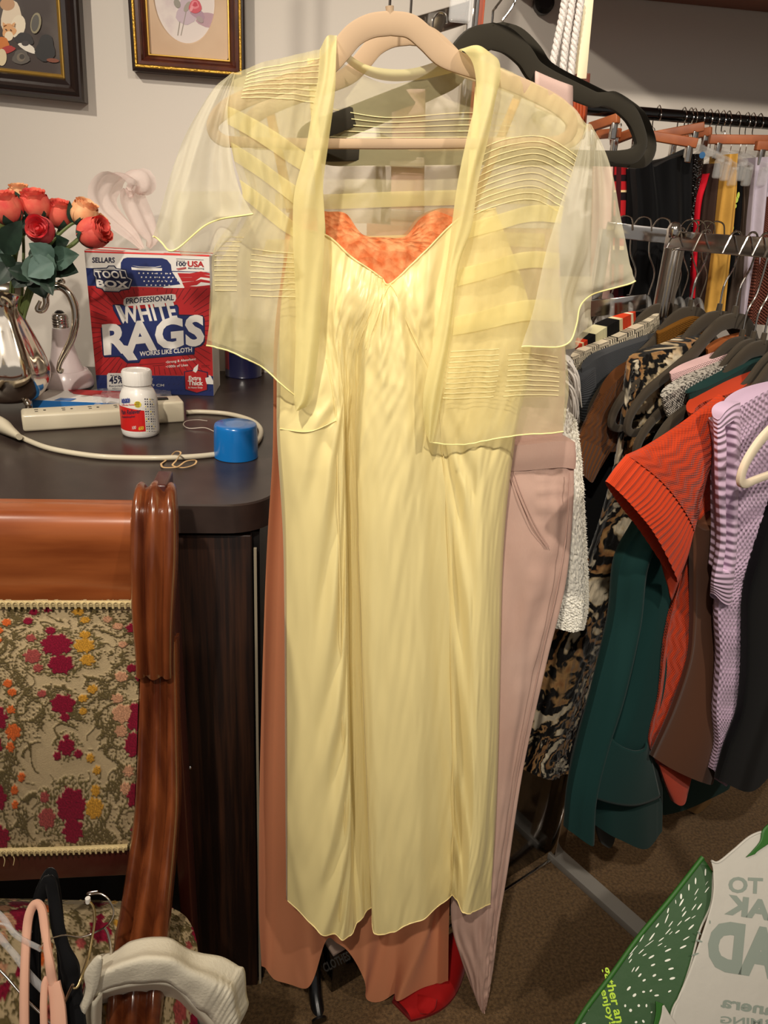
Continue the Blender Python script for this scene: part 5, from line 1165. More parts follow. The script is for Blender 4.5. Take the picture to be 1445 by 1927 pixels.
M_seq = mat('black_sequins',(24,20,18),.2,spec=.9,bump=('voro',260,1,.004))
skirt('skirt','glittering black beaded skirt beside the wide black skirt','skirt',R3(1301,1324,290,1296,1314,400,1288,1304,560,1.51),M_seq)
MB().lathe([(.0001,0),(.006,0),(.006,.001),(.0001,.0012)],PY(1321,292,1.50),16,axis=(0,-1,0)).build('badge',mat('blue_badge',(60,110,160),.3),label='tiny round blue hanger size marker above the beaded skirt',cat='marker')
skirt('skirt','bright red skirt, a thin strip beside the beaded one','skirt',[(1.53,[(1318,330),(1326,328),(1334,326)]),(1.52,[(1314,350),(1319,352),(1330,340)]),(1.51,[(1306,400),(1310,400),(1316,400)]),(1.50,[(1296,560),(1300,560),(1306,560)])],mat('bright_red',(196,22,40),.8),depth=.06)
skirt('trousers','dark brown trousers beside the red skirt','trousers',R3(1330,1356,308,1318,1350,420,1300,1336,600,1.51),mat('dark_brown_cloth',(58,42,36),.85),fn=lambda u,v:.008*sin(u*9))
skirt('trousers','black trousers showing as a narrow dark strip left of the mustard trousers','trousers',R3(1352,1366,316,1345,1358,420,1330,1346,600,1.52),M_fblk)
skirt('trousers','mustard yellow trousers, brightest garment on the far rail','trousers',R3(1372,1386,290,1356,1384,380,1328,1362,600,1.48),mat('mustard_cloth',(206,158,74),.8,var=(20,(190,144,66))),fn=lambda u,v:.005*sin(u*9))
skl = skirt('skirt','black skirt with lime green print right of the mustard trousers','skirt',R3(1384,1397,318,1380,1394,400,1362,1376,600,1.51),M_fblk)
mb = MB()
for (x,y,rx,ry) in ((1389,368,2.5,7),(1386,376,3,6),(1384,388,2,4),(1378,430,2.5,6),(1376,436,2,5)): mb.poly([PY(a,b,1.492) for a,b in ell(x,y,rx,ry,12,.2)])
mb.build('printed_leaves', mat('lime_print',(196,214,90),.7), skl, smooth=False)
skirt('trousers','grey brown trousers next to the lime printed skirt','trousers',R3(1392,1408,312,1390,1406,420,1366,1392,600,1.50),mat('grey_brown_cloth',(74,62,54),.85),fn=lambda u,v:.006*sin(u*9))
skirt('trousers','taupe trousers with waist darts left of the lilac trousers','trousers',R3(1400,1426,318,1398,1422,420,1384,1412,600,1.49),mat('taupe_cloth',(86,72,62),.85),fn=lambda u,v:.008*sin(u*9+1))
skirt('trousers','pale lilac linen trousers near the right frame edge','trousers',R3(1422,1452,296,1412,1440,420,1398,1420,600,1.47),mat('lilac_linen',(186,176,190),.85,bump=('noise',60,.3,.004)),fn=lambda u,v:.006*sin(u*9))
skirt('skirt','brown red checked skirt, rightmost on the far rail','skirt',R3(1440,1480,370,1426,1476,470,1410,1470,610,1.45),mat('check_cloth',(112,64,52),.85,bump=('waffle',200,.8,.003)),fn=lambda u,v:.008*sin(u*9))
for x in (1135,1150,1232,1250,1290,1300,1312,1322,1368,1428,1440):
    pass
# second rack behind with clear hangers
rk2 = thing('garment_rack', (PY(1150,432,1.42).x,1.42,0), 'chrome rack frame with empty clear hangers, behind the sweater rack', 'garment rack')
a_,b_ = PY(1140,431,1.42),PY(1262,445,1.38)
bar(MB(), a_, b_, .02,.026).build('top_bar', M_chrome, rk2)
bar(MB(), PY(1100,582,1.40), PY(1216,568,1.36), .02,.03).build('lower_bar', M_chrome, rk2)
for q in (a_,): bar(MB(), (q.x,q.y,0), (q.x,q.y,q.z), .02,.02,Vector((0,1,0))).build('post', M_chrome, rk2)
lab3 = ['leftmost hook on the rear bar','second hook on the rear bar','third hook on the rear bar','just behind the chrome corner','fourth along, above the first dark hanger','behind the second dark hanger','above the third dark hanger']
for k,(hx,zz) in enumerate(((1170,0),(1205,0),(1241,0),(1292,0),(1306,0),(1324,0),(1342,0))):
    c_ = PY(hx,443,1.40); top_z = a_.z+.013
    t = thing('clear_hanger', (c_.x,c_.y,c_.z-.15), 'clear plastic hanger with chrome hook, '+lab3[k], 'hanger', 'clear hangers on the rear bar')
    q=[(c_.x,c_.y,top_z-.125),(c_.x+.004,c_.y,top_z-.085),(c_.x-.012,c_.y+.004,top_z-.05),(c_.x-.014,c_.y+.006,top_z-.01),(c_.x-.006,c_.y,top_z+.010),(c_.x+.008,c_.y-.012,top_z+.008),(c_.x+.012,c_.y-.018,top_z-.012)]
    MB().tube(spl(q,30),.0014,7).build('hook', M_chrome, t)
    MB().tube(spl([(c_.x-.05,c_.y-.14,top_z-.19),(c_.x-.02,c_.y-.06,top_z-.15),(c_.x,c_.y,top_z-.13),(c_.x+.02,c_.y+.06,top_z-.15),(c_.x+.05,c_.y+.14,top_z-.19)],20),.006,8,ratio=.6).build('arm', M_clr, t)
    MB().tube([(c_.x-.05,c_.y-.14,top_z-.19),(c_.x+.05,c_.y+.14,top_z-.19)],.003,8).build('cross_bar', M_clr, t)
# ================================================================== sweater rack
def RL(s,t,z): return RA+RU*s+RW*t+Vector((0,0,z))
AR = -RU
BZ = 1.336
rk = thing('garment_rack', RA, 'chrome rectangular rack frame carrying sweaters and coats at the right', 'garment rack')
bar(MB(), RL(-.014,0,BZ), RL(.62,0,BZ), .014,.028).build('top_bar', M_chrome, rk)
bar(MB(), RL(0,0,0.01), RL(0,0,BZ-.012), .030,.016,RU).build('post', M_chrome, rk)
bar(MB(), RL(.62,0,0.01), RL(.62,0,BZ-.012), .030,.016,RU).build('post', M_chrome, rk)
bar(MB(), RL(.012,0,BZ-.12), RL(.012,0,BZ-.014), .012,.010,RU).build('brace', M_chrome, rk)
bar(MB(), RL(-.01,0,.009), RL(.66,0,.009), .036,.018).build('foot', mat('brushed_steel',(150,146,140),.5,.4), rk)
bar(MB(), RL(0,-.02,.004), RL(0,.42,.004), .006,.006).build('base_rail', M_chrome, rk)
MB().lathe([(.0001,-.012),(.008,-.01),(.0115,0),(.008,.01),(.005,.012),(.0001,.013)], PY(1268,434,1.19), 20).build('finial', M_chrome, rk)
bar(MB(), RL(-.02,.0,.36), RL(-.02,.42,.36), .008,.70).build('glass_display_panel', M_blackgloss, label='glossy black panel standing behind the sweater rack end', cat='panel')
M_vgr = mat('grey_velvet',(66,58,48),.85,sheen=.5)
def rhanger(s, label, m=M_vgr, sc=1.0, yaw=0, hook=True, drop=.0):
    t = thing('velvet_hanger', RL(s,0,BZ-.1), label, 'hanger', 'velvet hangers on the sweater rack')
    N_ = RU.copy(); N_.rotate(Matrix.Rotation(yaw,3,'Z')); D_ = RW.copy(); D_.rotate(Matrix.Rotation(yaw,3,'Z'))
    half = [(0,0),(.03,-.004),(.058,-.020),(.082,-.042),(.108,-.058),(.15,-.078),(.187,-.098),(.210,-.124),(.213,-.146),(.197,-.156),(.16,-.154),(0,-.150)]
    full = half+[(-x,y) for x,y in reversed(half[1:-1])]
    hs = [.0115,.0115,.011,.0105,.010,.008,.0075,.007,.0065,.0055,.005,.0045]; hs = hs+list(reversed(hs[1:-1]))
    c_ = RL(s,0,BZ-.108-drop)
    P_ = [c_+D_*(x*sc)+Vector((0,0,y*sc)) for x,y in full]; P_ = spl(P_+[P_[0]],110)[:-1]; h = spl1(hs+[hs[0]],110)[:-1]
    prof=[(a,b) for a,b in ((-1,-.8),(-.7,-1),(.7,-1),(1,-.8),(1,.8),(.7,1),(-.7,1),(-1,.8))]
    MB().tube(P_, h, N=N_, ratio=[.0035/q for q in h], closed=True, prof=prof).build('body', m, t, ang=50)
    MB().tube([c_+Vector((0,0,.006)),c_+Vector((0,0,.022))],[.0045,.0038],10).build('collar', m, t)
    q=[c_+Vector((0,0,.02)),c_+Vector((0,0,.05)),c_+D_*(-.016)+Vector((0,0,.078)),c_+D_*(-.0205)+Vector((0,0,BZ-c_.z)),c_+D_*(-.012)+Vector((0,0,BZ-c_.z+.017)),c_+D_*(.006)+Vector((0,0,BZ-c_.z+.018)),c_+D_*(.0175)+Vector((0,0,BZ-c_.z+.001)),c_+D_*(.024)+Vector((0,0,BZ-c_.z-.012))]
    MB().tube(spl(q,40),.0016,8).build('hook', M_chrome, t)
    return t
hl = [(.004,'grey velvet hanger holding the striped and woven sweaters, first on the rack'),(.050,'grey velvet hanger of the grey sweater, second on the rack'),(.100,'grey velvet hanger above the leopard coat collar'),(.126,'grey velvet hanger close behind the leopard coat hanger'),(.146,'grey velvet hanger of the pale pink knit'),(.164,'grey velvet hanger of the speckled tweed knit'),(.180,'grey velvet hanger of the dark teal dress'),(.215,'grey velvet hanger of the brown top, its end showing beside the lilac knit'),(.228,'grey velvet hanger just in front of the brown top')]
for s_,l_ in hl: rhanger(s_,l_,yaw=rnd.uniform(-.04,.04),drop=(.032 if s_>.13 else 0))
t = rhanger(.302,'white hanger with its rounded end showing in front of the lilac knit',mat('ivory_velvet',(222,206,180),.7,sheen=.3),hook=True,drop=.02)
def rows3(rows_): return rows_
def garment(name, label, cat, pieces, base=None):
    """pieces: (part name, rows[(s,[(px,py)..])], material, kwargs)"""
    r0_ = pieces[0][1]; q = r0_[-1][1][0]; b_ = PR(q[0],q[1],r0_[-1][0])
    t = thing(name, b_, label, cat)
    for nm,rw,m_,kw in pieces:
        kw = dict(kw); kw.setdefault('depth',.022); kw.setdefault('bulge',.006); kw.setdefault('nu',50); kw.setdefault('nv',60)
        shell(nm, rw, m_, t, f=PR, away=AR, **kw)
    return t
# striped sweater
def vshell(name, rows_, colf, m, parent, nu=90, nv=40, f=PR, away=AR, depth=.02, fn=None, label=None):
    G = grid(pts(rows_,f),nu,nv); A = fold(G, lambda u,v:(fn(u,v) if fn else 0)-.006*sin(pi*u)**.5, away); Bk = fold(G, lambda u,v: depth*sin(pi*u)**.4, away)
    mb = MB(); addgrid(mb,A); c_ = [lin(colf(i/(nu-1),j/(nv-1)))+(1,) for j in range(nv) for i in range(nu)]; n0 = len(mb.v)
    addgrid(mb,[list(reversed(r)) for r in Bk]); c_ += [lin(colf(1-i/(nu-1),j/(nv-1)))+(1,) for j in range(nv) for i in range(nu)]
    top = [A[0][i] for i in range(nu)]+[Bk[0][i] for i in range(nu-1,-1,-1)]
    mb.add(top,[(i,i+1,2*nu-2-i,2*nu-1-i) for i in range(nu-1)]); c_ += [lin(colf(i/(nu-1),0))+(1,) for i in range(nu)]+[lin(colf(1-i/(nu-1),0))+(1,) for i in range(nu)]
    mb.col = c_; return mb.build(name, m, parent, ang=75, label=label)
stripes = [(0,.07,(206,60,30)),(.07,.11,(230,214,170)),(.11,.2,(206,60,30)),(.2,.22,(16,14,14)),(.22,.36,(16,14,14)),(.36,.56,(228,220,176)),(.56,.75,(16,14,14)),(.75,.79,(230,214,170)),(.79,.92,(212,66,34)),(.92,.95,(236,220,190)),(.95,1.01,(206,60,30))]
def scol(u,v):
    for a,b,c in stripes:
        if a<=u<b: return c
    return (16,14,14)
t = thing('striped_sweater', PR(1090,900,.0), 'orange, black and cream striped knit, rearmost sweater on the rack', 'sweater')
vshell('knit', [(.0,[(1088,650),(1112,630),(1150,606),(1196,586)]),(.0,[(1088,720),(1112,715),(1150,705),(1200,695)]),(.0,[(1090,900),(1112,900),(1150,900),(1200,900)])], scol, mat('striped_knit',(16,14,14),.9,vcol=True,bump=('knit',300,.8,.002)), t)
# woven sweater : basket pattern
def bcol(u,v):
    a, b = u*13, v*28; i, j = int(a), int(b)
    if (i+j)%2: k = (a-i)*4 if True else 0
    else: k = (b-j)*4
    return (220,206,180) if int(k*2+.3)%2==0 else (20,18,18)
t = thing('woven_sweater', PR(1090,900,.012), 'black and cream basket weave knit in front of the striped one', 'sweater')
vshell('knit', [(.014,[(1077,672),(1112,652),(1165,630),(1215,606),(1240,590)]),(.014,[(1079,730),(1112,722),(1165,705),(1215,690),(1244,680)]),(.014,[(1084,790),(1112,790),(1165,785),(1215,780),(1244,780)]),(.014,[(1086,900),(1112,900),(1165,900),(1215,900),(1244,900)])], bcol, mat('woven_knit',(16,14,14),.9,vcol=True,bump=('noise',500,.5,.002)), t, nu=230, nv=240, depth=.018)
M_gk = mat('grey_knit',(66,68,72),.9,bump=('ribv',260,.5,.0015),sheen=.3)
M_gkr = mat('grey_rib',(64,66,70),.9,bump=('ribv',230,.5,.0015),sheen=.3)
garment('grey_sweater','charcoal grey fine knit sweater with ribbed neck on the rack','sweater',[
 ('body',[(.034,[(1096,694),(1125,670),(1180,648),(1240,630),(1274,622)]),(.034,[(1092,730),(1125,722),(1180,712),(1240,705),(1280,700)]),(.036,[(1100,800),(1130,800),(1180,800),(1240,800),(1285,800)]),(.036,[(1104,1000),(1130,1000),(1180,1000),(1240,1000),(1285,1000)])],M_gk,{}),
 ('neck_rib',[(.036,[(1272,623),(1282,616),(1294,604)]),(.036,[(1278,650),(1286,645),(1296,640)]),(.036,[(1280,700),(1288,700),(1298,700)])],M_gkr,{'nu':16,'nv':20}),
 ('cuff',[(.040,[(1092,716),(1104,700),(1120,690)]),(.040,[(1092,745),(1106,740),(1122,735)]),(.040,[(1096,792),(1108,792),(1126,792)])],M_gkr,{'nu':16,'nv':20})])
garment('mustard_cardigan','mustard brown knit collar showing between two grey hangers','sweater',[('body',[(.06,[(1238,628),(1270,610),(1305,596),(1332,600)]),(.06,[(1240,700),(1270,700),(1305,700),(1340,700)])],mat('mustard_knit',(120,78,24),.9,bump=('knit',260,.6,.002)),{'nv':20})])
garment('dark_gap_fill','long black fill added as shade in the gap between the brown knit and leopard coat','coat',[('body',[(.05,[(1130,770),(1160,750),(1200,740),(1240,730)]),(.05,[(1086,900),(1120,900),(1180,900),(1240,900)]),(.05,[(1096,1150),(1130,1150),(1180,1150),(1220,1150)]),(.05,[(1060,1440),(1090,1440),(1120,1440),(1150,1440)])],M_fblk,{'nv':30})])  # black shell added to stand in for the dark void here, no garment
M_brk = mat('brown_cable_knit',(92,54,26),.92,bump=('cable',150,.5,.002),sheen=.3)
M_brr = mat('brown_rib',(94,56,28),.92,bump=('ribu',170,.5,.002),sheen=.3)
garment('brown_sweater','brown cable knit sweater with ribbed short sleeve, left of the leopard coat','sweater',[
 ('sleeve',[(.075,[(1132,742),(1158,712),(1182,690),(1210,672)]),(.075,[(1108,784),(1134,780),(1162,770),(1200,760)]),(.075,[(1088,826),(1112,836),(1140,848),(1168,848)])],M_brk,{}),
 ('cuff',[(.076,[(1089,824),(1112,834),(1140,846),(1150,846)]),(.077,[(1080,856),(1098,872),(1118,886),(1128,880)]),(.076,[(1086,880),(1096,896),(1108,906),(1118,900)])],M_brr,{'nv':20})])
# leopard coat
ml = mat('leopard_fur',(150,116,76),.95,bump=('stretch',60,.5,.004,(2,2,.6)),sheen=.6)
nt = ml.node_tree; N = nt.nodes; L = nt.links
tcn = N.new('ShaderNodeTexCoord'); mp = N.new('ShaderNodeMapping'); mp.inputs['Scale'].default_value=(1,1,.8); L.new(tcn.outputs['Object'],mp.inputs[0])
n1 = N.new('ShaderNodeTexNoise'); n1.inputs['Scale'].default_value=12; n1.inputs['Detail'].default_value=3; n1.inputs['Distortion'].default_value=1.2; L.new(mp.outputs[0],n1.inputs['Vector'])
c1r = N.new('ShaderNodeValToRGB'); e = c1r.color_ramp.elements
e[0].position=.36; e[0].color=lin((206,192,166))+(1,); e[1].position=.45; e[1].color=lin((14,11,10))+(1,)
for p_,c_ in ((.385,(190,168,132)),(.41,(16,13,11)),(.475,(14,11,10)),(.495,(160,124,80)),(.54,(140,98,60)),(.555,(14,11,10)),(.60,(14,11,10)),(.625,(208,194,168))):
    k = e.new(p_); k.color = lin(c_)+(1,)
L.new(n1.outputs[0],c1r.inputs[0]); L.new(c1r.outputs[0],N['Principled BSDF'].inputs['Base Color'])
lp = thing('leopard_coat', PR(1040,1450,.06), 'leopard print faux fur coat in the middle of the sweater rack', 'coat')
lrows = [(.100,[(1183,696),(1215,668),(1262,648),(1300,632),(1336,630)]),(.098,[(1176,740),(1210,735),(1260,730),(1300,725),(1340,720)]),(.095,[(1168,830),(1200,830),(1250,830),(1300,830),(1340,830)]),(.085,[(1148,920),(1190,920),(1240,920),(1290,920),(1330,920)]),(.075,[(1118,1020),(1160,1020),(1210,1020),(1260,1020),(1300,1020)]),(.065,[(1085,1100),(1120,1100),(1170,1100),(1215,1100),(1260,1100)]),(.06,[(1030,1190),(1070,1190),(1130,1190),(1170,1190),(1215,1190)]),(.055,[(1004,1300),(1050,1300),(1090,1300),(1130,1300),(1170,1300)]),(.05,[(990,1400),(1030,1400),(1060,1400),(1090,1400),(1130,1400)]),(.05,[(985,1448),(1020,1456),(1050,1458),(1080,1452),(1110,1440)])]
shell('fur', lrows, ml, lp, f=PR, away=AR, depth=.03, bulge=.012, nu=90, nv=170, fn=lambda u,v:.010*sin(u*8+v*3)+.004*mnoise.noise(Vector((u*30,v*80,1)))+.0025*mnoise.noise(Vector((u*90,v*260,2))))
# fur strands along the coat and the sherpa (real hairs)
def strands(name, rows_, f, away, m, parent, n, L_, seed=1, nu=30, nv=60, r=.0005, dirn=Vector((0,0,-1))):
    G = grid(pts(rows_,f),nu,nv); rr = random.Random(seed); mb = MB()
    for k in range(n):
        u,v = rr.random(),rr.random()
        if rr.random()<.35: u = rr.choice((0.0,1.0,.01,.99))
        if rr.random()<.10: v = 1.0
        i=min(int(u*(nu-1)),nu-2); j=min(int(v*(nv-1)),nv-2); p_=G[j][i].lerp(G[j][i+1],u*(nu-1)-i).lerp(G[j+1][i].lerp(G[j+1][i+1],u*(nu-1)-i),v*(nv-1)-j)-away*.008
        d_ = (dirn*.6-away*.6+Vector((rr.uniform(-1,1),rr.uniform(-1,1),rr.uniform(-1,1)))*.9).normalized()*L_*rr.uniform(.6,1.2)
        s_ = d_.cross(away).normalized()*r*2
        mb.add([p_-s_,p_+s_,p_+d_],[(0,1,2)])
    return mb.build(name, m, parent, kind='stuff')
M_she = mat('sherpa_fleece',(236,232,220),.95,bump=('noise',160,.4,.003),sheen=.4)
sc_ = thing('sherpa_coat', PY(1060,1180,1.0), 'cream sherpa fleece coat hanging between jumpsuit and leopard coat', 'coat')
srows = [(1.0,[(1020,760),(1050,760),(1070,775),(1078,790)]),(1.0,[(1020,860),(1050,860),(1075,860),(1088,862)]),(1.0,[(1020,980),(1050,980),(1078,980),(1096,982)]),(1.0,[(1020,1080),(1050,1080),(1080,1080),(1101,1082)]),(1.0,[(1020,1140),(1050,1140),(1080,1142),(1100,1144)]),(1.0,[(1022,1170),(1050,1174),(1075,1178),(1092,1176)])]
shell('fleece', srows, M_she, sc_, depth=.05, bulge=.02, nu=60, nv=160, fn=lambda u,v:.004*mnoise.noise(Vector((u*26,v*110,1)))+.002*mnoise.noise(Vector((u*70,v*300,5))))
strands('pile', srows, PY, AW, M_she, sc_, 14000, .0048, 3, r=.0007)
# white fringe
sf = thing('fringed_scarf', PY(1080,760,1.06), 'white fringed scarf end above the cream sherpa coat', 'scarf')
rr = random.Random(5)
for k in range(26):
    x0 = 1066+rr.random()*12; y0 = 676+rr.random()*60; x1 = x0+6+rr.random()*14; y1 = y0+50+rr.random()*26; Y_=1.05+rr.random()*.02
    MB().tube(spl([PY(x0-4,y0,Y_),PY((x0+x1)/2+3,(y0+y1)/2-8,Y_-.01),PY(x1,y1,Y_)],8), spl1([.0022,.002,.0008],8), 5).build('fringe', mat('white_yarn',(214,208,200),.9), sf)
sheet('cloth', [(1.07,[(1050,670),(1066,668),(1078,680)]),(1.06,[(1050,730),(1066,730),(1080,740)]),(1.06,[(1050,790),(1066,790),(1076,795)])], MATS['white_yarn'], sf, nu=12, nv=16, thick=.004)
garment('rust_blouse','rust brown blouse shoulder behind the pink knit','shirt',[('body',[(.125,[(1332,658),(1360,644),(1385,634),(1412,624)]),(.125,[(1334,720),(1360,720),(1385,720),(1416,720)])],mat('rust_cloth',(150,84,44),.85),{'nv':20})])
M_pk = mat('pink_open_knit',(226,186,186),.9,bump=('waffle',160,.6,.002),sheen=.3)
garment('pink_sweater','pale pink open knit sweater on the rack above the tweed knit','sweater',[('body',[(.145,[(1262,704),(1300,688),(1350,670),(1398,652),(1424,641)]),(.145,[(1264,716),(1304,706),(1352,690),(1402,674),(1430,664)]),(.145,[(1274,735),(1310,730),(1355,722),(1405,716),(1440,712)])],M_pk,{'nv':30})])
M_tw = mat('speckled_tweed',(176,170,160),.95,var=(260,(60,56,52),(1,1,1),.5,.6),bump=('waffle',120,.6,.003),sheen=.2)
garment('tweed_sweater','speckled grey and white chunky knit below the pink knit','sweater',[('body',[(.165,[(1247,748),(1270,730),(1310,708),(1360,686),(1414,662)]),(.165,[(1250,764),(1275,756),(1315,736),(1365,712),(1430,690)]),(.165,[(1258,786),(1285,780),(1325,768),(1370,750),(1440,730)])],M_tw,{'nv':30})])
M_te = mat('dark_teal_ponte',(22,54,52),.8,sheen=.15)
te = garment('teal_dress','dark teal dress with curved patch pocket, longest on the rack','dress',[
 ('shoulder',[(.185,[(1292,740),(1330,724),(1372,702),(1412,682),(1470,664)]),(.185,[(1298,752),(1335,748),(1376,736),(1416,720),(1470,710)]),(.185,[(1310,900),(1345,900),(1386,900),(1426,900),(1470,900)])],M_te,{'nv':30}),
 ('skirt',[(.185,[(1204,992),(1222,985),(1250,980),(1280,980),(1310,980),(1330,980)]),(.183,[(1168,1060),(1190,1060),(1222,1060),(1252,1060),(1290,1060),(1320,1060)]),(.18,[(1154,1170),(1178,1170),(1205,1170),(1235,1170),(1265,1170),(1290,1170)]),(.178,[(1122,1300),(1150,1300),(1175,1300),(1210,1300),(1240,1300),(1262,1300)]),(.175,[(1096,1400),(1120,1400),(1140,1400),(1180,1400),(1215,1400),(1244,1400)]),(.175,[(1076,1490),(1100,1490),(1118,1490),(1160,1490),(1205,1490),(1247,1490)]),(.175,[(1069,1562),(1095,1574),(1121,1560),(1155,1572),(1205,1588),(1246,1564)])],M_te,{'nu':120,'nv':110,'depth':.05,'fn':lambda u,v:-.022*exp(-((u-.18)/.12)**2)+.034*exp(-((u-.42)/.07)**2)*min(1,v*3)-.012*exp(-((u-.75)/.16)**2)}),
 ('far_hem',[(.12,[(1240,1470),(1300,1450),(1360,1430),(1400,1420)]),(.12,[(1248,1534),(1290,1520),(1330,1502),(1372,1484)])],M_te,{'nv':12})])
sheet('pocket', [(.190,[(1135,1366),(1152,1392),(1180,1404),(1204,1402),(1216,1394)]),(.192,[(1118,1440),(1150,1448),(1180,1450),(1206,1448),(1228,1440)]),(.190,[(1112,1500),(1140,1505),(1175,1508),(1208,1505),(1242,1500)])], M_te, te, f=PR, away=AR, nu=30, nv=20, thick=.003, fn=lambda u,v:-.014*sin(pi*u))
garment('denim_lining','grey denim hem peeking out below the teal dress','trousers',[('cloth',[(.13,[(1125,1500),(1140,1500),(1158,1500)]),(.13,[(1124,1560),(1140,1562),(1160,1560)]),(.13,[(1132,1588),(1144,1592),(1156,1578)])],mat('grey_denim',(84,86,86),.85),{'nu':16,'nv':12})])
garment('tan_slip','tan satin hem peeking out under the teal hem at the floor','skirt',[('cloth',[(.10,[(1280,1500),(1310,1490),(1338,1480)]),(.10,[(1284,1518),(1312,1512),(1340,1496)]),(.10,[(1300,1528),(1318,1532),(1338,1524)])],mat('tan_satin',(126,96,60),.45),{'nu':16,'nv':12})])
M_or = mat('rust_red_cable_knit',(188,60,28),.9,bump=('cable',110,.5,.003),sheen=.35)
M_orr = mat('rust_red_rib',(192,62,30),.9,bump=('ribu',400,.2,.001),sheen=.35)
og = garment('cable_sweater','rust red cable knit sweater with ribbed cap sleeve, boldest on the rack','sweater',[
 ('body',[(.208,[(1300,778),(1345,746),(1400,716),(1470,690)]),(.208,[(1322,860),(1360,850),(1400,840),(1470,830)]),(.206,[(1310,960),(1350,960),(1400,960),(1470,960)]),(.204,[(1280,1090),(1310,1090),(1350,1090),(1400,1090)]),(.20,[(1254,1200),(1290,1200),(1330,1200),(1380,1200)]),(.198,[(1240,1310),(1280,1310),(1320,1310),(1360,1310)]),(.196,[(1222,1395),(1255,1400),(1290,1400),(1340,1400)]),(.196,[(1240,1440),(1265,1445),(1290,1440),(1320,1430)])],M_or,{'nv':120,'depth':.03,'fn':lambda u,v:.008*sin(u*9+v*2)+.002*sin(v*150)*(v<.2)}),
 ('hem_rib',[(.198,[(1240,1438),(1262,1444),(1290,1440),(1312,1428)]),(.198,[(1254,1478),(1270,1484),(1290,1476),(1300,1464)]),(.198,[(1268,1510),(1276,1513),(1285,1508),(1292,1490)])],M_orr,{'nu':30,'nv':20}),
 ('sleeve',[(.214,[(1352,742),(1356,772),(1350,806),(1332,846)]),(.222,[(1280,796),(1300,826),(1314,856),(1322,892)]),(.228,[(1215,838),(1250,870),(1286,910),(1314,950)]),(.230,[(1177,856),(1222,900),(1262,950),(1302,1004)])],M_or,{'nu':60,'nv':70,'depth':.02,'bulge':.022}),
 ('cuff',[(.230,[(1179,855),(1222,900),(1262,950),(1302,1004)]),(.232,[(1158,880),(1200,930),(1240,980),(1290,1052)]),(.230,[(1140,906),(1174,952),(1214,1004),(1272,1096)])],M_orr,{'nu':220,'nv':24,'depth':.03,'bulge':.022,'fn':lambda u,v:.0022*abs(sin(u*pi*21))})])
sheet('cuff_inside', [(.222,[(1150,900),(1190,955),(1230,1010),(1282,1080)]),(.212,[(1160,930),(1196,975),(1235,1030),(1270,1110)]),(.208,[(1200,985),(1225,1020),(1246,1060),(1262,1130)])], M_orr, og, f=PR, away=AR, nu=30, nv=12, thick=.004)
M_bs = mat('brown_suedette',(92,58,40),.85,sheen=.25)
garment('brown_blouse','plain brown sleeveless top hanging in front of the rust red sweater','shirt',[
 ('shoulder',[(.218,[(1362,750),(1400,728),(1440,708),(1480,694)]),(.218,[(1364,782),(1402,770),(1442,754),(1480,742)]),(.218,[(1372,900),(1402,900),(1442,900),(1480,900)])],M_bs,{'nv':20}),
 ('body',[(.225,[(1304,986),(1322,996),(1342,988),(1360,966),(1400,950)]),(.222,[(1305,1090),(1325,1090),(1350,1090),(1375,1090),(1400,1090)]),(.22,[(1304,1180),(1325,1180),(1350,1180),(1375,1180),(1400,1180)]),(.218,[(1296,1250),(1320,1254),(1345,1258),(1370,1256),(1395,1250)]),(.216,[(1266,1340),(1298,1345),(1330,1348),(1360,1346),(1390,1340)]),(.214,[(1228,1424),(1262,1446),(1305,1462),(1338,1469),(1352,1440)])],M_bs,{'nv':80,'depth':.03,'fn':lambda u,v:.012*sin(u*7+v)*v})])
M_li = mat('lilac_waffle',(206,178,204),.9,bump=('waffle',75,.5,.003),sheen=.3)
M_lir = mat('lilac_rib',(210,182,208),.9,bump=('ribv',75,.5,.003),sheen=.3)
lc = garment('lilac_sweater','lilac chunky knit sleeveless top with ribbed armhole, near the right frame edge','sweater',[
 ('body',[(.252,[(1376,772),(1396,756),(1430,736),(1480,716)]),(.252,[(1384,860),(1406,855),(1440,850),(1480,845)]),(.252,[(1388,960),(1412,960),(1440,960),(1480,960)]),(.25,[(1378,1060),(1402,1060),(1430,1060),(1460,1060)]),(.248,[(1352,1140),(1374,1140),(1396,1140),(1420,1140)]),(.246,[(1355,1240),(1372,1240),(1390,1240),(1410,1240)]),(.244,[(1348,1340),(1364,1340),(1380,1340),(1400,1340)]),(.244,[(1352,1400),(1362,1405),(1372,1405),(1385,1400)]),(.244,[(1341,1448),(1350,1462),(1358,1474),(1366,1480)])],M_li,{'nv':150,'depth':.03,'fn':lambda u,v:.0022*sin(u*60)*sin(v*330)}),
 ('armhole_rib',[(.262,[(1350,790),(1358,772),(1374,760),(1392,756)]),(.264,[(1350,840),(1366,830),(1378,826),(1392,840)]),(.262,[(1352,930),(1364,930),(1376,930),(1388,930)]),(.260,[(1355,1020),(1364,1020),(1374,1020),(1386,1020)]),(.258,[(1344,1090),(1356,1090),(1368,1090),(1380,1090)]),(.254,[(1343,1118),(1352,1130),(1364,1136),(1376,1134)])],M_lir,{'nu':30,'nv':110,'depth':.02,'fn':lambda u,v:.004*exp(-((u-.45)/.12)**2)*6*(v>.1)*(v<.75)})])
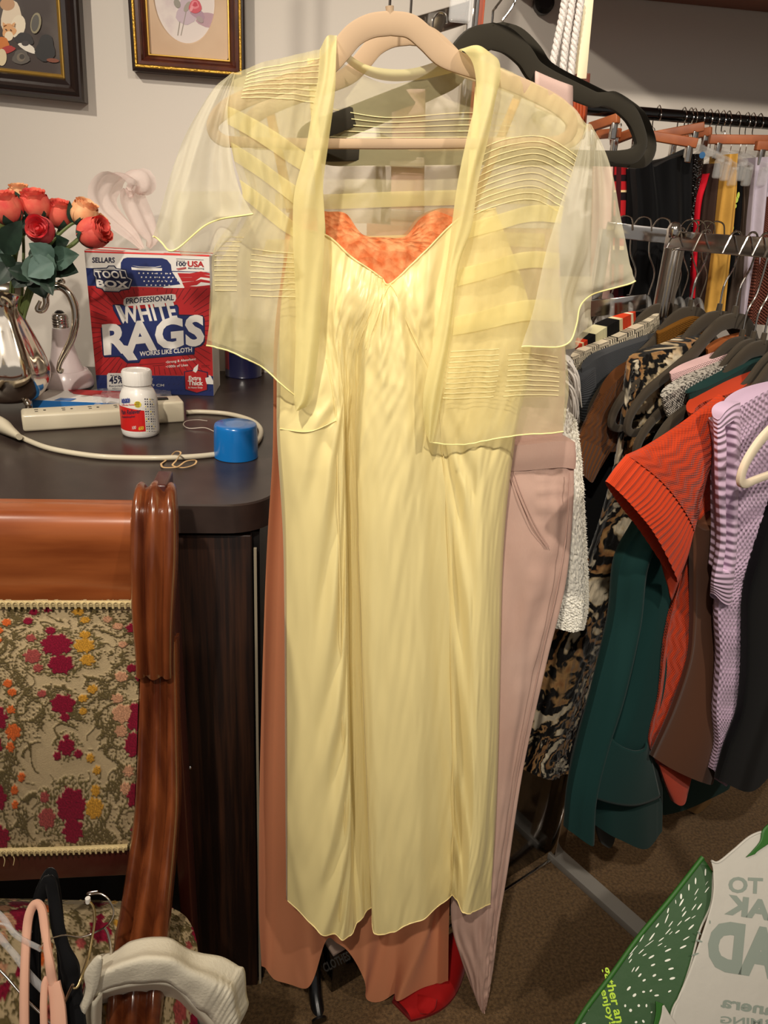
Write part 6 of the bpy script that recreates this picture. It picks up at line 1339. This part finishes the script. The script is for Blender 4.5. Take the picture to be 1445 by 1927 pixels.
garment('black_skirt','plain black garment at the right frame edge in front of the lilac knit','skirt',[('cloth',[(.272,[(1462,940),(1490,930),(1520,920)]),(.272,[(1428,1050),(1460,1050),(1500,1050)]),(.27,[(1408,1130),(1450,1130),(1500,1130)]),(.27,[(1405,1250),(1450,1250),(1500,1250)]),(.268,[(1396,1340),(1440,1340),(1500,1340)]),(.266,[(1370,1410),(1420,1410),(1480,1410)]),(.266,[(1352,1468),(1410,1486),(1462,1440)])],M_fblk,{'nv':60,'depth':.04})])
# ================================================================== floor things
cb = thing('shoe_box', PZ(640,1850,0), 'small clear topped carton with a printed card under the peach dress', 'box')
p_ = PZ(640,1850,0); Rz = Matrix.Rotation(.5,3,'Z')
MB().box(p_+Vector((0.01,.035,.05)),(.10,.07,.10),Rz,.004).build('box_body', M_blackgloss, cb)
MB().box(p_+Vector((0.01,.035,.103)),(.10,.07,.006),Rz,.001).build('card_lid', mat('worn_card',(150,130,118),.6), cb)
SCd = Flat(p_+Vector((.01,.035,.1066)), Rz@Vector((1,0,0)), Rz@Vector((0,1,0)))
mb = MB(); ptxt(mb,'CLOTHES',(612,1830),(660,1805),(606,1815),SCd,off=.03,lay=.0004); mb.build('lettering', M_black, cb, smooth=False)
rs_ = thing('red_slipper', PZ(800,1870,0), 'red pointed suede shoe on the carpet under the peach dress', 'shoe')
M_red = mat('red_suede',(150,16,16),.8,sheen=.3)
G=[]
for j in range(20):
    v=j/19; L0=PZ(755+ (860-755)*v, 1905-(1905-1790)*v*.9, .0); w_=.012+.038*sin(pi*min(v*.8+.1,1)); h_=.02+.05*v
    d_ = (PZ(860,1800,0)-PZ(755,1905,0)).normalized(); s_=Vector((-d_.y,d_.x,0)); row=[]
    for i in range(13):
        a=pi*i/12; row.append(L0+s_*(w_*cos(a))+Vector((0,0,h_*sin(a)**.7)))
    G.append(row)
addgrid(MB(),G).build('upper', M_red, rs_, ang=180)
sole = [q[0]+Vector((0,0,.002)) for q in G]+[q[-1]+Vector((0,0,.002)) for q in reversed(G)]
MB().prism([p_-Vector((0,0,.002)) for p_ in sole],(0,0,.006)).build('sole', mat('red_sole',(110,12,14),.6), rs_, smooth=False)
sheet('toe_flap', [[(742,1868,.006),(790,1872,.03),(822,1880,.04)],[(750,1885,.004),(785,1895,.02),(818,1898,.03)],[(760,1900,.003),(785,1906,.01),(806,1908,.02)]], M_red, rs_, f=lambda x,y,z: PZ(x,y,z), away=Vector((0,0,1)), nu=12, nv=10, thick=.003)
# ------------------------------------------------------------------ shopping bag
M_bgw = mat('white_woven_plastic',(206,202,192),.55,bump=('noise',30,.25,.006),trans=.15); M_bgg = mat('green_bag_plastic',(26,70,20),.6,bump=('noise',20,.3,.006)); M_bgl = mat('light_green_piping',(40,96,26),.55)
M_bdash = mat('bag_print_white',(226,228,216),.5); M_blime = mat('bag_print_lime',(176,214,30),.5); M_bgrey = mat('bag_print_grey',(138,148,138),.6)
bag = thing('shopping_bag', PZ(1330,2080,.0), 'green and white printed reusable shopping bag in the lower right corner', 'bag')
g_left = [(1322,1613,.80),(1262,1690,.775),(1200,1765,.75),(1150,1835,.72),(1098,1905,.69),(1070,1960,.67),(1040,2040,.64)]
g_right = [(1342,1642,.775),(1338,1700,.76),(1316,1752,.74),(1298,1820,.715),(1280,1872,.695),(1262,1912,.68),(1240,2040,.63)]
def bl2(t): return [tuple(a[k]*(1-t)+b[k]*t for k in range(3)) for a,b in zip(g_left,g_right)]
# depth follows one plane so that the print lies flat on the panel
q1,q2,q3 = PY(1322,1613,.80),PY(1098,1905,.69),PY(1262,1912,.66)
gx = (q2-q1).normalized(); gn = gx.cross((q3-q1)).normalized()
if gn.dot(O-q1)<0: gn = -gn
gy = gn.cross(gx); SG = Flat(q1,gx,gy)
if SG.n.dot(O-q1)<0: SG = Flat(q1,gx,-gy)
Gp = [[SG.at(*SG.uv(*(l[0]+(r_[0]-l[0])*i/7, l[1]+(r_[1]-l[1])*i/7)),0) for i in range(8)] for l,r_ in zip(g_left,g_right)]
mb = MB(); G2 = grid(Gp,24,50); addgrid(mb,G2); GGo = o_ = mb.build('green_gusset', M_bgg, bag, ang=180); md = o_.modifiers.new('t','SOLIDIFY'); md.thickness=.0012; md.offset=-1 if False else 0
MB().tube(spl([SG.at(*SG.uv(l[0],l[1]),.001) for l in g_left],40),.0035,10).build('piping', M_bgl, bag)
MB().tube(spl([SG.at(*SG.uv(l[0],l[1]),.001) for l in g_right],40),.0016,8).build('piping', M_bgw, bag)
def z6(x,y): return (1080+x/3.959,1500+y/3.959)
mb = MB()
dl = [(978,560,44,9,1.6),(905,625,40,9,1.6),(855,672,40,7,1.6),(797,740,34,12,1.6),(757,780,26,5,1.5),(800,785,52,10,2.1),(912,705,48,5,2.1),(990,690,44,6,2.2),(988,640,30,3,2.2),(700,845,34,8,1.8),(690,905,62,7,1.95),(815,835,36,6,2.2),(820,870,44,8,2.2),(893,820,48,6,2.2),(935,815,48,9,2.2),(905,755,26,4,2.2),(620,955,32,10,2.2),(720,945,44,6,2.2),(785,940,44,5,2.3),(845,910,44,7,2.5),(890,893,30,4,2.5),(872,968,46,10,2.4),(700,1000,50,6,2.3),(505,1050,54,7,2.1),(580,1040,58,9,2.2),(650,1060,40,6,2.5),(720,1012,30,4,2.4),(770,1003,34,8,2.5),(835,1052,46,7,2.6),(560,1090,70,4,2.5),(640,1098,34,5,2.6),(680,1112,14,4,2.6),(812,1116,44,11,2.7),(700,1140,42,10,2.7),(430,1155,40,5,2.3),(500,1150,44,6,2.4),(420,1185,46,6,2.2),(525,1175,28,6,2.6),(576,1190,40,11,2.6),(420,1220,28,6,2.2),(697,1215,38,13,2.8),(588,1250,28,11,2.7),(722,1278,34,12,2.9),(440,1285,36,6,2.1),(470,1280,40,8,2.2),(490,1326,28,11,2.3),(598,1328,24,13,2.6),(522,1364,22,12,2.6),(642,1360,24,10,2.9),(732,1350,34,14,2.9),(408,1425,32,14,2.3),(450,1475,26,16,2.4),(518,1450,18,12,3),(572,1442,18,11,2.4),(615,1477,28,11,3),(712,1446,22,10,2.6),(381,1554,12,18,0),(421,1588,18,19,0),(482,1553,15,17,0),(539,1553,11,20,0),(577,1602,12,9,2.3),(93,1588,28,14,2.8),(75,1686,24,9,2.9),(462,1676,14,16,1),(516,1670,20,13,1),(450,1130,60,4,2.3)]
for (x,y,l_,w_,a_) in dl:
    pp = ell(x,y,l_*.62,w_*.62,14,a_); mb.poly(SG.P([z6(*q) for q in pp],.0009))
mb.build('pattern', M_bdash, GGo, smooth=False)
mb = MB()
ptxt(mb,'gather and',z6(215,1270),z6(330,1740),z6(275,1262),SG,off=.02,lay=.001); ptxt(mb,'enjoy!',z6(200,1440),z6(265,1690),z6(245,1430),SG,off=.02,lay=.001)
mb.build('lettering', M_blime, GGo, smooth=False)
# white panel
w1,w2_,w3 = PY(1345,1625,.775),PY(1445,1560,.80),PY(1262,1912,.66)
wx_ = (w2_-w1).normalized(); wn = wx_.cross(w3-w1).normalized()
if wn.dot(O-w1)<0: wn = -wn
SW = Flat(w1,wx_,wn.cross(wx_))
def SWp(x,y,l=0): return SW.at(*SW.uv(x,y),l)
rw = [[(1338,1620),(1352,1622),(1380,1600),(1415,1572),(1455,1562),(1540,1556),(1640,1560)],[(1342,1645),(1370,1650),(1400,1640),(1430,1630),(1470,1625),(1560,1622),(1680,1625)],[(1338,1702),(1370,1702),(1405,1702),(1440,1702),(1480,1700),(1580,1700),(1710,1700)],[(1300,1818),(1345,1818),(1390,1818),(1440,1818),(1490,1818),(1600,1815),(1740,1815)],[(1264,1910),(1320,1910),(1380,1910),(1440,1910),(1500,1910),(1620,1905),(1770,1905)],[(1240,2040),(1310,2040),(1380,2040),(1440,2040),(1510,2040),(1640,2040),(1790,2040)]]
Gw = [[SWp(x,y) for x,y in r_] for r_ in rw]; G3 = grid(Gw,60,60); G3 = fold(G3, lambda u,v:.004*mnoise.noise(Vector((u*4,v*5,2)))*0+0, AW)
mb = MB(); addgrid(mb,G3); WPo = o_ = mb.build('white_panel', M_bgw, bag, ang=180); md = o_.modifiers.new('t','SOLIDIFY'); md.thickness=.0012; md.offset=-1 if False else 0
MB().tube(spl([SWp(x,y,.0005) for x,y in rw[0]],50),.0018,8).build('piping', M_bgw, bag)
mb = MB()
def WT(s,bl_,br_,tl_,**k): ptxt(mb,s,z6(*bl_),z6(*br_),z6(*tl_),SW,lay=.0012,**k)
WT('TO',(1395,715),(1150,705),(1400,605),off=.03)
WT('BREAK',(1800,960),(1145,865),(1810,830),off=.05)
WT('BREAD',(2060,1420),(1000,1255),(2080,1100),off=.06,sp=1.03)
WT('Panera',(1560,1640),(1095,1560),(1570,1560),off=.03); WT('WARMING',(1700,1720),(1090,1680),(1700,1670),off=.02)
for (x,y,l_,w_,a_) in ((930,1070,44,14,.3),(900,1170,50,12,-.3),(930,1010,30,10,.8),(1010,930,10,24,0)): mb.poly(SW.P([z6(*q) for q in ell(x,y,l_*.6,w_*.6,14,a_)],.001))
mb.build('lettering', M_bgrey, WPo, smooth=False)
for nm,pp in (('handle',[(1445,1548,1475,1548),(1432,1562,1475,1560),(1428,1582,1450,1582),(1414,1600,1424,1600),(1402,1612,1418,1606)]),('handle',[(1232,1882,1246,1888),(1232,1905,1242,1905),(1226,1935,1238,1935)])):
    Gh = [[SWp(a+(c-a)*i/3, b+(d-b)*i/3, .004) for i in range(4)] for a,b,c,d in pp]
    mb = MB(); addgrid(mb,grid(Gh,8,30)); o_ = mb.build(nm, M_bgl, bag, ang=180); md = o_.modifiers.new('t','SOLIDIFY'); md.thickness=.002
Gh = [[SWp(a+(c-a)*i/3, b+(d-b)*i/3, .006) for i in range(4)] for a,b,c,d in [(1243,1890,1246,1888),(1240,1910,1262,1914),(1228,1950,1290,1950)]]
mb = MB(); addgrid(mb,grid(Gh,8,20)); o_ = mb.build('side_flap', M_bgw, bag, ang=180); md = o_.modifiers.new('t','SOLIDIFY'); md.thickness=.001
# far sides and base so the bag is closed
b0_ = [G2[-1][0],G2[-1][-1],G3[-1][-1]]; bk = [p_+Vector((.10,.20,0)) for p_ in (G2[0][0],G3[0][-1])]
mb = MB(); low = lambda p_: Vector((p_.x,p_.y,.004))
fa = [G2[-1][0],G2[-1][-1],G3[-1][-1]]
mb.add([fa[0],fa[1],fa[2],low(fa[0]),low(fa[1]),low(fa[2])],[(0,3,4,1),(1,4,5,2)])
bb2 = [G2[0][0],G3[0][-1]]
mb.add([fa[0],low(fa[0]),low(bb2[0]),bb2[0]],[(0,1,2,3)]); mb.add([fa[2],low(fa[2]),low(bb2[1]),bb2[1]],[(0,1,2,3)])
mb.add([low(fa[0]),low(fa[2]),low(bb2[1]),low(bb2[0])],[(0,1,2,3)])
mb.build('lower_sides', M_bgw, bag, smooth=False)
